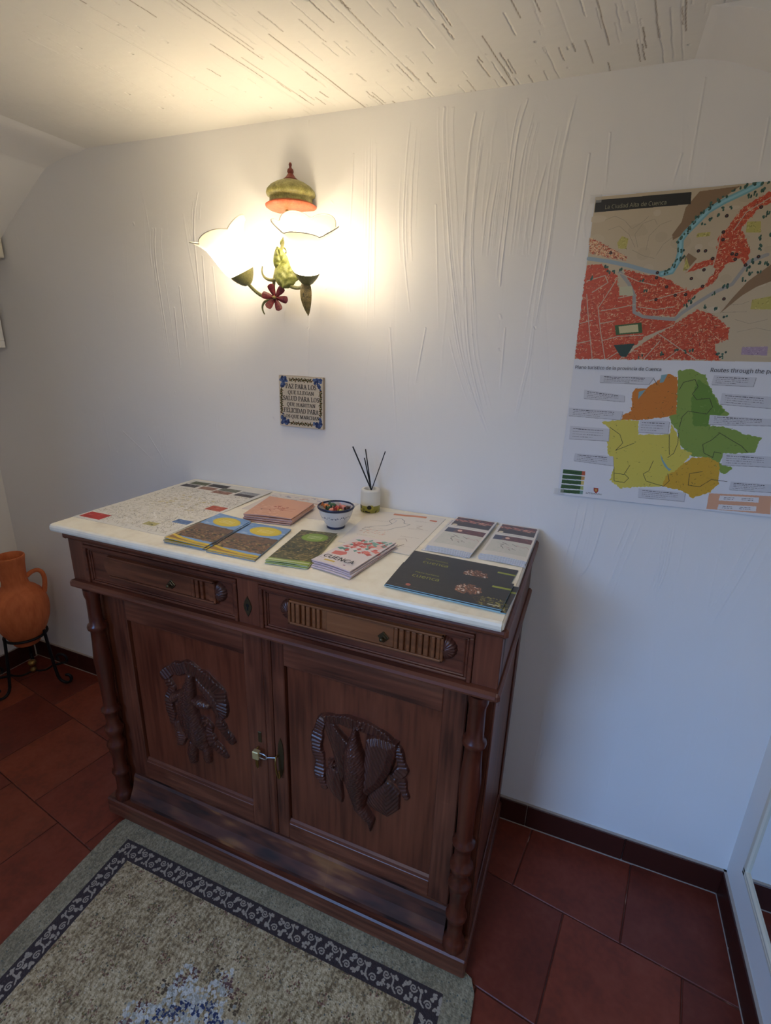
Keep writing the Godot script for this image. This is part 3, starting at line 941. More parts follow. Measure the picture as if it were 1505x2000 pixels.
func drawer(sb: Node, x0: float, x1: float, px0: float, px1: float, knob_x: float, lbl: String, shells: Array, flutes: Array, col: Material) -> void:
	var dr := Node3D.new()
	dr.name = free_name("drawer", sb)
	sb.add_child(dr, true)
	dr.set_meta("label", lbl)
	var y0 := 0.8305
	var y1 := 0.9475
	var b := MB.new()
	b.span(x0, x1, y0, y1, 0.470, 0.4915, 0.001)
	put(b, "front", M.wh, dr)
	b = MB.new()
	for s in [[0.0, 0.009, 0.5035], [0.009, 0.015, 0.4985], [0.015, 0.019, 0.4955]]:
		var a: float = s[0]
		var c: float = s[1]
		b.span(x0 + a, x1 - a, y0 + a, y0 + c, 0.4895, s[2], 0.0018)
		b.span(x0 + a, x1 - a, y1 - c, y1 - a, 0.4895, s[2], 0.0018)
		b.span(x0 + a, x0 + c, y0 + c, y1 - c, 0.4895, s[2], 0.0018)
		b.span(x1 - c, x1 - a, y0 + c, y1 - c, 0.4895, s[2], 0.0018)
	put(b, "moulding", M.wh, dr)
	# raised plaque: a plate with a rim and upright flutes cut between ribs
	var q0 := 0.8715
	var q1 := 0.9295
	b = MB.new()
	var prof := PackedVector2Array()
	if shells[0]:
		prof = PackedVector2Array([Vector2(px0, q0), Vector2(px1, q0), Vector2(px1, q1), Vector2(px0, q1)])
	else:
		prof = PackedVector2Array([Vector2(px1, q0), Vector2(px1, q1)])
		for k in 9:
			var a := PI * 0.5 + PI * k / 8.0
			prof.append(Vector2(px0 + 0.024 + cos(a) * 0.024, (q0 + q1) * 0.5 + sin(a) * (q1 - q0) * 0.5))
	b.extrude(prof, func(p: Vector2, e: float) -> Vector3: return Vector3(p.x, p.y, lerpf(0.4905, 0.4975, e)))
	b.span(px0 + (0.0 if shells[0] else 0.022), px1, q1 - 0.005, q1, 0.4965, 0.5062, 0.0015)
	b.span(px0 + (0.0 if shells[0] else 0.022), px1, q0, q0 + 0.005, 0.4965, 0.5062, 0.0015)
	b.span(px1 - 0.006, px1, q0, q1, 0.4965, 0.5062, 0.0015)
	if shells[0]:
		b.span(px0, px0 + 0.006, q0, q1, 0.4965, 0.5062, 0.0015)
	put(b, "plaque", col, dr)
	# the plain field between the flutes stands as high as the ribs
	b = MB.new()
	var f0: float = px0 + (0.006 if shells[0] else 0.024)
	for g in flutes:
		if g[0] - 0.008 > f0 + 0.012:
			b.span(f0, g[0] - 0.0085, q0 + 0.0055, q1 - 0.0055, 0.4970, 0.5036, 0.0012)
		f0 = g[1] + 0.019
	if f0 < px1 - 0.012:
		b.span(f0, px1 - 0.0065, q0 + 0.0055, q1 - 0.0055, 0.4970, 0.5036, 0.0012)
	if b.v.size() > 0:
		put(b, "plaque_field", col, dr)
	for g in flutes:
		var cuts: Array = []
		var x: float = g[0]
		var k := 0
		while x < g[1]:
			var wdt := 0.0045 if k % 2 == 0 else 0.010
			cuts.append([x, wdt])
			x += 0.0125 if k % 2 == 0 else 0.0135
			k += 1
		var at: float = g[0] - 0.008
		for c in cuts:
			b = MB.new()
			b.span(at, c[0], q0 + 0.0055, q1 - 0.0055, 0.4970, 0.5052, 0.0014)
			put(b, "flute_rib", col, dr)
			at = c[0] + (0.0028 if c[1] < 0.006 else 0.0058)
		b = MB.new()
		b.span(at, at + 0.008, q0 + 0.0055, q1 - 0.0055, 0.4970, 0.5052, 0.0014)
		put(b, "flute_rib", col, dr)
	for sgn in [[shells[0], px0, -1.0], [true, px1, 1.0]]:
		if not sgn[0]:
			continue
		b = MB.new()
		var ctr := Vector3(sgn[1], (q0 + q1) * 0.5, 0.491)
		b.patch(36, 8, func(u: float, v: float) -> Vector3:
			var a := -PI * 0.5 + PI * u
			var r := 0.0265 * v * (1.0 - 0.05 * absf(cos(u * PI * 9.0)))
			var zz := 0.014 * sqrt(maxf(0.0, 1.0 - pow(v, 3.0))) - 0.0025 * v * absf(cos(u * PI * 9.0)) * (1.0 - pow(v, 8.0))
			return ctr + Vector3(sgn[2] * cos(a) * r, sin(a) * r, zz), 0.0, false, null, sgn[2] < 0)
		put(b, "shell_ornament", M.carve, dr)
	b = MB.new()
	var kp := Vector3(knob_x, 0.8965, 0.5)
	b.box(kp + Vector3(0, 0, 0.0045), Vector3(0.0185, 0.0185, 0.004), 0.0012, Basis(Vector3.BACK, PI / 4))
	b.box(kp + Vector3(0, 0, 0.0075), Vector3(0.0115, 0.0115, 0.004), 0.0012, Basis(Vector3.BACK, PI / 4))
	put(b, "key_plate", M.oldbrass, dr)
	b = MB.new()
	b.lathe([Vector2(0.0, 0.020), Vector2(0.0034, 0.0193), Vector2(0.0050, 0.0165), Vector2(0.0040, 0.0135), Vector2(0.0022, 0.012), Vector2(0.0025, 0.008)], kp, Basis(Vector3.RIGHT, PI / 2), 14)
	put(b, "knob", M.oldbrass, dr)

func sideboard() -> void:
	var sb := thing("sideboard", "dark carved wooden sideboard with two drawers, two doors and turned corner columns", "sideboard")
	var b := MB.new()
	# carcass
	for x in [0.024, 1.126]:
		b = MB.new()
		b.span(x, x + 0.022, 0.06, 0.96, 0.012, 0.45, 0.001)
		put(b, "side_panel", M.wv, sb)
	b = MB.new()
	b.span(1.1475, 1.1530, 0.0727, 0.81, 0.395, 0.45, 0.002)
	b.span(1.1475, 1.1530, 0.0727, 0.81, 0.012, 0.065, 0.002)
	b.span(1.1475, 1.1530, 0.72, 0.81, 0.065, 0.395, 0.002)
	b.span(1.1475, 1.1530, 0.0727, 0.15, 0.065, 0.395, 0.002)
	put(b, "side_frame", M.wv, sb)
	b = MB.new()
	b.span(0.03, 1.14, 0.06, 0.96, 0.012, 0.022)
	put(b, "back_panel", M.wv, sb)
	for x in [0.026, 1.0965]:
		b = MB.new()
		b.span(x, x + 0.053, 0.0727, 0.812, 0.415, 0.447, 0.001)
		put(b, "corner_post", M.wv, sb)
	# frieze that holds the drawers
	b = MB.new()
	b.span(0.017, 1.158, 0.828, 0.959, 0.014, 0.470, 0.001)
	b.span(0.017, 0.0705, 0.828, 0.959, 0.46, 0.5, 0.0015)
	b.span(0.5575, 0.6165, 0.828, 0.959, 0.46, 0.5, 0.0015)
	b.span(1.1065, 1.158, 0.828, 0.959, 0.46, 0.5, 0.0015)
	b.span(0.07, 1.107, 0.949, 0.959, 0.46, 0.4995)
	b.span(0.07, 1.107, 0.828, 0.8295, 0.46, 0.4995)
	put(b, "frieze", M.wv, sb)
	b = MB.new()
	b.extrude(PackedVector2Array([Vector2(0.014, 0.958), Vector2(0.502, 0.958), Vector2(0.510, 0.960), Vector2(0.5155, 0.965), Vector2(0.517, 0.970), Vector2(0.5155, 0.9755), Vector2(0.510, 0.9805), Vector2(0.014, 0.9805)]), func(p: Vector2, e: float) -> Vector3: return Vector3(lerpf(0.024, 1.160, e), p.y, p.x))
	b.box(Vector3(1.161, 0.9693, 0.2645), Vector3(0.014, 0.0224, 0.501), 0.005)
	b.box(Vector3(0.023, 0.9693, 0.2645), Vector3(0.014, 0.0224, 0.501), 0.005)
	put(b, "top_moulding", M.wh, sb)
	b = MB.new()
	b.extrude(PackedVector2Array([Vector2(0.014, 0.803), Vector2(0.470, 0.803), Vector2(0.486, 0.806), Vector2(0.494, 0.813), Vector2(0.498, 0.820), Vector2(0.510, 0.820), Vector2(0.5175, 0.824), Vector2(0.5195, 0.829), Vector2(0.5175, 0.835), Vector2(0.511, 0.8395), Vector2(0.500, 0.8405), Vector2(0.498, 0.8295), Vector2(0.014, 0.8295)]), func(p: Vector2, e: float) -> Vector3: return Vector3(lerpf(0.026, 1.158, e), p.y, p.x))
	b.box(Vector3(1.160, 0.830, 0.266), Vector3(0.013, 0.020, 0.503), 0.005)
	b.box(Vector3(0.023, 0.830, 0.266), Vector3(0.013, 0.020, 0.503), 0.005)
	put(b, "middle_moulding", M.wh, sb)
	for x in [1.148, 0.035]:
		b = MB.new()
		b.box(Vector3(x, 0.812, 0.25), Vector3(0.012, 0.02, 0.49), 0.004)
		put(b, "side_moulding", M.wh, sb)
	# plinth
	b = MB.new()
	b.span(-0.002, 1.160, 0.012, 0.0727, 0.012, 0.5075, 0.004)
	put(b, "plinth", M.wh, sb)
	b = MB.new()
	b.span(0.03, 1.13, 0.0, 0.0125, 0.03, 0.474)
	put(b, "foot_block", M.wh, sb)
	b = MB.new()
	b.extrude(PackedVector2Array([Vector2(0.43, 0.157), Vector2(0.4585, 0.157), Vector2(0.4635, 0.150), Vector2(0.4665, 0.135), Vector2(0.4735, 0.112), Vector2(0.4845, 0.092), Vector2(0.4885, 0.084), Vector2(0.4895, 0.072), Vector2(0.43, 0.072)]), func(p: Vector2, e: float) -> Vector3: return Vector3(lerpf(0.0795, 1.0965, e), p.y, p.x))
	put(b, "base_moulding", M.worn, sb)
	# drawers
	drawer(sb, 0.0715, 0.5565, 0.135, 0.497, 0.366, "drawer with a round-ended raised plaque, beside the left column", [false, true], [[0.435, 0.458]], M.plaque_dark)
	drawer(sb, 0.6175, 1.1055, 0.6945, 1.0475, 0.9215, "drawer with a lighter raised plaque fluted at both ends", [true, true], [[0.711, 0.770], [0.952, 1.030]], M.plaque)
	# escutcheon on the stile between the drawers
	b = MB.new()
	var dm := PackedVector2Array([Vector2(0.585, 0.860), Vector2(0.592, 0.873), Vector2(0.5965, 0.886), Vector2(0.592, 0.899), Vector2(0.585, 0.912), Vector2(0.578, 0.899), Vector2(0.5735, 0.886), Vector2(0.578, 0.873)])
	b.extrude(dm, func(p: Vector2, e: float) -> Vector3: return Vector3(p.x, p.y, lerpf(0.4995, 0.502, e)))
	var es := put(b, "keyhole_plate", M.oldbrass, sb)
	b = MB.new()
	b.lathe([Vector2(0.0, 0.0), Vector2(0.0042, 0.0), Vector2(0.0042, 0.0024), Vector2(0.0, 0.0024)], Vector3(0.585, 0.889, 0.5), Basis(Vector3.RIGHT, PI / 2), 12)
	b.span(0.5833, 0.5867, 0.876, 0.889, 0.5, 0.5024)
	put(b, "keyhole", M.hole, es)
	# doors
	for dd in [[0.0825, 0.135, 0.527, 0.5845, 0.225, "door carved with a hanging hare and ribbons"], [0.6095, 0.645, 1.043, 1.0950, 0.213, "door carved with a hanging game bird and ribbons"]]:
		var dr := Node3D.new()
		dr.name = free_name("door", sb)
		sb.add_child(dr, true)
		dr.set_meta("label", dd[5])
		b = MB.new()
		b.span(dd[0], dd[1], 0.1585, 0.802, 0.434, 0.456, 0.0022)
		put(b, "stile", M.wv, dr)
		b = MB.new()
		b.span(dd[2], dd[3], 0.1585, 0.802, 0.434, 0.456, 0.0022)
		put(b, "stile", M.wv, dr)
		b = MB.new()
		b.span(dd[1] - 0.001, dd[2] + 0.001, 0.715, 0.802, 0.434, 0.4557, 0.0022)
		put(b, "rail", M.wh, dr)
		b = MB.new()
		b.span(dd[1] - 0.001, dd[2] + 0.001, 0.1585, dd[4], 0.434, 0.4557, 0.0022)
		put(b, "rail", M.wh, dr)
		b = MB.new()
		b.span(dd[1] + 0.0042, dd[2] + 0.003, dd[4] - 0.003, 0.718, 0.436, 0.4465)
		put(b, "panel", M.panel, dr)
		b = MB.new()
		var xa: float = dd[1]
		var xb: float = dd[2]
		b.extrude(PackedVector2Array([Vector2(0.446, dd[4] - 0.002), Vector2(0.4548, dd[4] - 0.002), Vector2(0.4520, dd[4] + 0.006), Vector2(0.4462, dd[4] + 0.010)]), func(p: Vector2, e: float) -> Vector3: return Vector3(lerpf(xa, xb, e), p.y, p.x))
		put(b, "panel_bead", M.wh, dr)
		for e in (HARE if dd[0] < 0.3 else BIRD):
			carving(dr, e, 0.4465, M.carve)
		if dd[0] > 0.3:
			b = MB.new()
			b.extrude(PackedVector2Array([Vector2(0.6265, 0.366), Vector2(0.6345, 0.39), Vector2(0.6365, 0.44), Vector2(0.634, 0.475), Vector2(0.6275, 0.494), Vector2(0.621, 0.475), Vector2(0.6185, 0.44), Vector2(0.6205, 0.39)]), func(p: Vector2, e: float) -> Vector3: return Vector3(p.x, p.y, lerpf(0.4555, 0.458, e)))
			put(b, "latch_plate", M.oldbrass, dr)
			b = MB.new()
			b.tube([Vector3(0.620, 0.438, 0.457), Vector3(0.620, 0.440, 0.470), Vector3(0.6215, 0.425, 0.474), Vector3(0.623, 0.395, 0.473), Vector3(0.6245, 0.376, 0.469), Vector3(0.6265, 0.372, 0.468), Vector3(0.629, 0.377, 0.468), Vector3(0.629, 0.40, 0.470)], 0.0027, 8)
			put(b, "latch_drop", M.brass, dr)
		else:
			b = MB.new()
			b.span(0.5585, 0.5695, 0.458, 0.492, 0.4555, 0.4585, 0.003)
			put(b, "latch_plate", M.oldbrass, dr)
			b = MB.new()
			b.tube([Vector3(0.559, 0.442, 0.458), Vector3(0.558, 0.44, 0.470), Vector3(0.5575, 0.41, 0.470), Vector3(0.557, 0.385, 0.467), Vector3(0.559, 0.380, 0.466), Vector3(0.5615, 0.388, 0.467), Vector3(0.561, 0.41, 0.469)], 0.0025, 8)
			put(b, "latch_drop", M.brass, dr)
	b = MB.new()
	b.span(0.5855, 0.6085, 0.1585, 0.802, 0.440, 0.4605, 0.005)
	put(b, "door_strip", M.wv, sb)
	# turned columns
	for x in [0.0455, 1.1215]:
		b = MB.new()
		var pr: Array = []
		for k in [[0.0, 0.0727], [0.0260, 0.0727], [0.0275, 0.0800], [0.0265, 0.0920], [0.0235, 0.0990], [0.0193, 0.1040], [0.0183, 0.1250], [0.0193, 0.1650], [0.0244, 0.1720], [0.0257, 0.1780], [0.0244, 0.1840], [0.0183, 0.1900], [0.0186, 0.2350], [0.0237, 0.2680], [0.0254, 0.2740], [0.0267, 0.2810], [0.0257, 0.2880], [0.0188, 0.2960], [0.0180, 0.3120], [0.0237, 0.3260], [0.0262, 0.3320], [0.0272, 0.3380], [0.0260, 0.3450], [0.0193, 0.3520], [0.0183, 0.3750], [0.0196, 0.4000], [0.0254, 0.4050], [0.0258, 0.4110], [0.0193, 0.4170], [0.0178, 0.4300], [0.0193, 0.5000], [0.0234, 0.5800], [0.0196, 0.6400], [0.0188, 0.6760], [0.0247, 0.6820], [0.0258, 0.6880], [0.0244, 0.6940], [0.0184, 0.7000], [0.0178, 0.7300], [0.0173, 0.7750], [0.0205, 0.7850], [0.0215, 0.7920], [0.0215, 0.8060], [0.0, 0.806]]:
			pr.append(Vector2(k[0], k[1]))
		b.lathe(pr, Vector3(x, 0, 0.4785), Basis(), 28)
		put(b, "column", M.column, sb)
	# padlock hanging on the latch
	var pk := thing("padlock", "small brass padlock closing the sideboard doors", "padlock")
	b = MB.new()
	b.box(Vector3(0.5655, 0.4355, 0.477), Vector3(0.0195, 0.0245, 0.014), 0.002)
	put(b, "body", M.lock_brass, pk)
	b = MB.new()
	b.tube([Vector3(0.574, 0.443, 0.476), Vector3(0.588, 0.443, 0.476), Vector3(0.594, 0.441, 0.476), Vector3(0.597, 0.4355, 0.476), Vector3(0.594, 0.430, 0.476), Vector3(0.588, 0.428, 0.476), Vector3(0.574, 0.428, 0.476)], 0.0024, 8)
	b.tube([Vector3(0.597, 0.436, 0.476), Vector3(0.606, 0.438, 0.474), Vector3(0.620, 0.440, 0.471)], 0.0022, 8)
	put(b, "shackle", M.steel, pk)
	# marble slab
	b = MB.new()
	b.extrude(PackedVector2Array([Vector2(0.003, 0.981), Vector2(0.526, 0.981), Vector2(0.5305, 0.983), Vector2(0.533, 0.988), Vector2(0.533, 0.9945), Vector2(0.5305, 0.999), Vector2(0.526, TOP), Vector2(0.003, TOP)]), func(p: Vector2, e: float) -> Vector3: return Vector3(lerpf(0.004, 1.156, e), p.y, p.x))
	b.span(0.0, 0.008, 0.983, TOP - 0.002, 0.003, 0.5285, 0.003)
	b.span(1.152, 1.160, 0.983, TOP - 0.002, 0.003, 0.5285, 0.003)
	var o := put(b, "marble_top", M.marble)
	tag(o, "cream marble slab covering the carved sideboard", "worktop")

# ---------------------------------------------------------------- the lamps
func ceiling_lamp() -> void:
	var cl := thing("ceiling_lamp", "round opal glass ceiling lamp behind the viewer", "lamp", Vector3(0.85, CEIL, 1.62))
	var b := MB.new()
	b.lathe([Vector2(0.0, 0.0), Vector2(0.10, 0.0), Vector2(0.105, -0.012), Vector2(0.098, -0.022), Vector2(0.0, -0.022)], Vector3.ZERO, Basis(), 32)
	put(b, "base_plate", M.brass, cl)
	var opal := mat(c8(250, 246, 238), 0.3)
	opal.emission_enabled = true
	opal.emission = Color(1.0, 0.96, 0.88)
	opal.emission_energy_multiplier = 1.2
	b = MB.new()
	b.lathe([Vector2(0.092, -0.018), Vector2(0.115, -0.030), Vector2(0.122, -0.055), Vector2(0.108, -0.085), Vector2(0.070, -0.110), Vector2(0.0, -0.120)], Vector3.ZERO, Basis(), 32)
	put(b, "opal_lamp_glass", opal, cl)
	var l := OmniLight3D.new()
	l.name = "ceiling_bulb_light"
	l.light_color = Color(1.0, 0.955, 0.88)
	l.light_energy = CEILING_ENERGY
	l.light_size = 0.10
	l.omni_range = 8.0
	l.omni_attenuation = 2.0
	l.shadow_enabled = true
	cl.add_child(l, true)
	l.position = Vector3(0, -0.07, 0)
func glass_shade(o: Vector3, axis: Vector3, phase: float) -> Array:
	var y := axis.normalized()
	var x := (Vector3.RIGHT - y * y.x).normalized()
	var z := x.cross(y)
	var bs := Basis(x, y, z)
	var prof := [Vector2(0.020, 0.0), Vector2(0.030, 0.006), Vector2(0.0385, 0.018), Vector2(0.0435, 0.034), Vector2(0.0475, 0.054), Vector2(0.0500, 0.072), Vector2(0.0535, 0.086), Vector2(0.0615, 0.099), Vector2(0.072, 0.110), Vector2(0.0775, 0.114)]
	var f := func(u: float, v: float) -> Vector3:
		var k := v * (prof.size() - 1)
		var i := mini(int(k), prof.size() - 2)
		var p: Vector2 = prof[i].lerp(prof[i + 1], k - i)
		var a := TAU * u + phase
		var lobe := pow(absf(cos(a * 2.5)), 0.7)
		var t := pow(clampf((v - 0.45) / 0.55, 0, 1), 1.6)
		var r := p.x * (1.0 + t * (0.14 * lobe - 0.10))
		var up := p.y + t * (0.016 * lobe - 0.006)
		return o + bs * Vector3(cos(a) * r, up, sin(a) * r)
	return [f, bs]
func leaf(length: float, width: float, curl: float, vein: float) -> MB:
	var b := MB.new()
	b.patch(14, 18, func(u: float, v: float) -> Vector3:
		var s := (u - 0.5) * 2.0
		var w := width * 0.5 * pow(sin(PI * pow(v, 0.72)), 0.75) * (1.0 if v < 0.99 else 0.02)
		var zz := curl * sin(v * PI) - 0.25 * width * s * s * 0.5 + vein * sin((v * 9.0 - absf(s) * 1.6) * PI) * (1.0 - s * s) * 0.5 - vein * exp(-s * s * 40.0)
		return Vector3(s * w, v * length, zz), 0.0012)
	return b
func wall_lamp() -> void:
	var lamp := thing("wall_lamp", "two-armed painted metal wall lamp with tulip glass shades, leaves and a flower", "lamp")
	M.gold_green = lamp_paint([c8(96, 92, 44), c8(150, 142, 78), c8(186, 178, 112)], 0.45)
	M.red_brown = mat(c8(118, 48, 34), 0.5)
	M.rim_orange = lamp_paint([c8(168, 74, 44), c8(198, 98, 62), c8(206, 116, 80)], 0.5)
	M.leaf_green = lamp_paint([c8(76, 78, 34), c8(108, 112, 54), c8(138, 142, 78)], 0.5)
	M.petal = lamp_paint([c8(62, 14, 22), c8(104, 28, 36), c8(132, 52, 52)], 0.5)
	M.olive = lamp_paint([c8(86, 86, 50), c8(124, 122, 76), c8(146, 142, 92)], 0.5)
	M.dark_leaf = lamp_paint([c8(58, 54, 34), c8(140, 122, 72), c8(176, 150, 96)], 0.5)
	var cx := 0.4325
	# canopy against the wall
	var o := Vector3(cx, 1.797, 0.028)
	var b := MB.new()
	b.lathe([Vector2(0.0, 0.0), Vector2(0.060, 0.0), Vector2(0.0665, 0.004), Vector2(0.0675, 0.008), Vector2(0.0585, 0.013), Vector2(0.0585, 0.0135)], o, Basis(), 36)
	put(b, "canopy_rim", M.rim_orange, lamp)
	b = MB.new()
	b.lathe([Vector2(0.0585, 0.012), Vector2(0.0565, 0.017), Vector2(0.0560, 0.026), Vector2(0.0580, 0.0275), Vector2(0.0625, 0.030), Vector2(0.0645, 0.036), Vector2(0.0625, 0.043), Vector2(0.0540, 0.052), Vector2(0.0400, 0.060), Vector2(0.0260, 0.0655), Vector2(0.0180, 0.067), Vector2(0.0, 0.067)], o, Basis(), 36)
	put(b, "canopy", M.gold_green, lamp)
	b = MB.new()
	b.lathe([Vector2(0.018, 0.066), Vector2(0.0185, 0.070), Vector2(0.014, 0.073), Vector2(0.0095, 0.079), Vector2(0.0065, 0.083), Vector2(0.0085, 0.087), Vector2(0.0075, 0.092), Vector2(0.0035, 0.0955), Vector2(0.0030, 0.099), Vector2(0.0042, 0.103), Vector2(0.0030, 0.107), Vector2(0.0, 0.109)], o, Basis(), 20)
	put(b, "finial", M.red_brown, lamp)
	b = MB.new()
	b.span(cx - 0.035, cx + 0.035, 1.80, 1.845, 0.0, 0.03, 0.004)
	put(b, "wall_bracket", M.olive, lamp)
	# stem with a twisted vine
	b = MB.new()
	var pts: Array = []
	for k in 21:
		var t := k / 20.0
		pts.append(Vector3(cx - 0.012 + 0.010 * sin(t * 5.0), lerpf(1.80, 1.572, t), 0.030 + 0.062 * sin(t * PI * 0.55)))
	b.tube(pts, 0.0042, 10)
	put(b, "stem", M.olive, lamp)
	b = MB.new()
	pts = []
	for k in 40:
		var t := k / 39.0
		var a := t * 17.0
		pts.append(Vector3(cx - 0.012 + 0.010 * sin(t * 2.6) + 0.010 * cos(a), lerpf(1.775, 1.655, t), 0.034 + 0.062 * sin(t * PI * 0.29) + 0.010 * sin(a)))
	b.tube(pts, 0.0022, 7)
	put(b, "vine", M.leaf_green, lamp)
	# arms, cups, shades, bulbs
	var glass := mat(c8(250, 244, 232), 0.35)
	glass.backlight_enabled = true
	glass.backlight = Color(1.0, 0.97, 0.90)
	var inner_glass: StandardMaterial3D = glass.duplicate()
	glass.emission_enabled = true
	glass.emission = Color(1.0, 0.945, 0.84)
	glass.emission_energy_multiplier = SHADE_GLOW
	var bulb_m := mat(c8(255, 244, 220), 0.4)
	bulb_m.emission_enabled = true
	bulb_m.emission = Color(1.0, 0.93, 0.8)
	bulb_m.emission_energy_multiplier = 6.0
	for sd in [-1.0, 1.0]:
		var cup := Vector3(0.338, 1.618, 0.112) if sd < 0 else Vector3(0.5275, 1.617, 0.114)
		var ax := Vector3(sd * 0.026 if sd > 0 else -0.034, 0.1, 0.046).normalized()
		b = MB.new()
		var hub := Vector3(cx - 0.008, 1.578, 0.088)
		if sd < 0:
			pts = bez(hub, hub + Vector3(-0.03, -0.012, 0.012), cup + Vector3(0.026, -0.036, -0.012), cup - ax * 0.008, 16)
		else:
			pts = bez(Vector3(cx, 1.628, 0.078), Vector3(cx + 0.02, 1.60, 0.095), Vector3(cup.x - 0.02, 1.585, 0.112), cup - ax * 0.008, 16)
		b.tube(pts, 0.0046, 10)
		put(b, "arm", M.olive, lamp)
		var sh := glass_shade(cup + ax * 0.010, ax, 0.5 if sd < 0 else 0.88)
		b = MB.new()
		b.lathe([Vector2(0.0, -0.014), Vector2(0.009, -0.013), Vector2(0.016, -0.008), Vector2(0.025, 0.003), Vector2(0.0315, 0.014), Vector2(0.0335, 0.021), Vector2(0.0325, 0.0215), Vector2(0.024, 0.009), Vector2(0.0, 0.006)], cup, sh[1], 28)
		put(b, "cup", M.olive, lamp)
		b = MB.new()
		var inner := MB.new()
		b.patch(60, 14, func(u: float, v: float) -> Vector3: return sh[0].call(u, v * 0.66), 0.0, true)
		inner.patch(60, 14, func(u: float, v: float) -> Vector3: return sh[0].call(u, v * 0.66).lerp(cup + ax * (0.010 + v * 0.08), 0.035), 0.0, true)
		var gs := show_mesh(b.mesh(glass, inner, inner_glass), "glass_shade", lamp)
		b = MB.new()
		b.patch(60, 12, func(u: float, v: float) -> Vector3: return sh[0].call(u, 0.66 + v * 0.34), 0.0, true)
		put(b, "petal_edge", inner_glass, gs)
		b = MB.new()
		pts = []
		for k in 61:
			pts.append(sh[0].call(k / 60.0, 1.0))
		b.tube(pts, 0.0013, 6)
		put(b, "shade_rim", mat(c8(214, 206, 190), 0.3), gs)
		b = MB.new()
		var bc: Vector3 = cup + ax * 0.058
		b.lathe([Vector2(0.0, -0.026), Vector2(0.010, -0.024), Vector2(0.013, -0.014), Vector2(0.018, -0.004), Vector2(0.020, 0.006), Vector2(0.017, 0.016), Vector2(0.010, 0.0225), Vector2(0.0, 0.025)], bc, sh[1], 18)
		put(b, "bulb", bulb_m, lamp)
		var l := OmniLight3D.new()
		l.name = "bulb_light"
		l.light_color = Color(1.0, 0.94, 0.83)
		l.light_energy = LAMP_ENERGY
		l.light_size = 0.018
		l.omni_range = 8.0
		l.omni_attenuation = 2.0
		l.shadow_enabled = true
		lamp.add_child(l, true)
		l.position = bc
	# leaves
	for e in [[Vector3(0.452, 1.598, 0.112), 0.082, 0.058, -0.30, -0.18, "leaf"], [Vector3(0.444, 1.640, 0.088), 0.062, 0.042, 0.25, 0.5, "leaf"], [Vector3(0.455, 1.618, 0.086), 0.072, 0.044, -0.55, -0.4, "leaf"]]:
		b = leaf(e[1], e[2], 0.010, 0.0040)
		var lf := put(b, e[5], M.leaf_green, lamp)
		lf.transform = Transform3D(Basis(Vector3.UP, 0.45) * Basis(Vector3.BACK, e[3]) * Basis(Vector3.RIGHT, e[4]), e[0])
	b = leaf(0.088, 0.030, 0.012, 0.0014)
	var hang := put(b, "hanging_leaf", M.dark_leaf, lamp)
	hang.transform = Transform3D(Basis(Vector3.UP, 0.3) * Basis(Vector3.BACK, PI + 0.03) * Basis(Vector3.RIGHT, -0.12), Vector3(0.5265, 1.617, 0.120))
	# flower
	var fc := Vector3(0.4255, 1.5745, 0.108)
	var fl := Node3D.new()
	fl.name = "flower"
	lamp.add_child(fl)
	fl.position = fc
	fl.set_meta("label", "burgundy metal flower")
	for k in 6:
		b = MB.new()
		b.patch(8, 8, func(u: float, v: float) -> Vector3:
			var s := (u - 0.5) * 2.0
			var w := 0.0095 * (0.25 + 0.95 * pow(v, 0.8)) * (1.0 - 0.25 * pow(v, 6.0))
			return Vector3(s * w, v * 0.031 + 0.003 - 0.003 * s * s * v, 0.010 * v * v * (1.0 - 0.4 * v) - 0.0045 * s * s + 0.002 * absf(s) * v), 0.0012)
		var pe := put(b, "petal", M.petal, fl)
		pe.transform = Transform3D(Basis(Vector3.UP, 0.5) * Basis(Vector3.BACK, k * TAU / 6.0 + 0.35), Vector3.ZERO)
	b = MB.new()
	b.lathe([Vector2(0.0, 0.010), Vector2(0.003, 0.009), Vector2(0.0045, 0.005), Vector2(0.004, 0.0)], Vector3.ZERO, Basis(Vector3.RIGHT, PI / 2), 12)
	put(b, "flower_centre", M.dark_leaf, fl)
	# tendrils
	for e in [[Vector3(0.428, 1.622, 0.09), Vector3(0.405, 1.612, 0.10), Vector3(0.377, 1.622, 0.105), Vector3(0.384, 1.652, 0.10)], [Vector3(0.418, 1.566, 0.095), Vector3(0.398, 1.578, 0.10), Vector3(0.368, 1.56, 0.105), Vector3(0.385, 1.533, 0.10)]]:
		b = MB.new()
		pts = bez(e[0], e[1], e[2], e[3], 14)
		var rr: Array = []
		for k in pts.size():
			rr.append(lerpf(0.0052, 0.0018, float(k) / (pts.size() - 1)))
		b.tube(pts, rr, 8)
		put(b, "tendril", M.olive, lamp)
func lamp_paint(cols: Array, rough: float) -> StandardMaterial3D:
	var m := mat(Color.WHITE, rough)
	m.albedo_texture = tex(ramp(blend(grey_noise(128, 128, 0.03, int(cols[0].r8) + 3, 3), grey_noise(128, 128, 0.12, int(cols[1].g8), 2), 0.5), cols))
	m.uv1_triplanar = true
	m.uv1_scale = Vector3.ONE * 14.0
	return m
func bez(a: Vector3, b: Vector3, c: Vector3, d: Vector3, n: int) -> Array:
	var o: Array = []
	for k in n + 1:
		o.append(a.bezier_interpolate(b, c, d, float(k) / n))
	return o

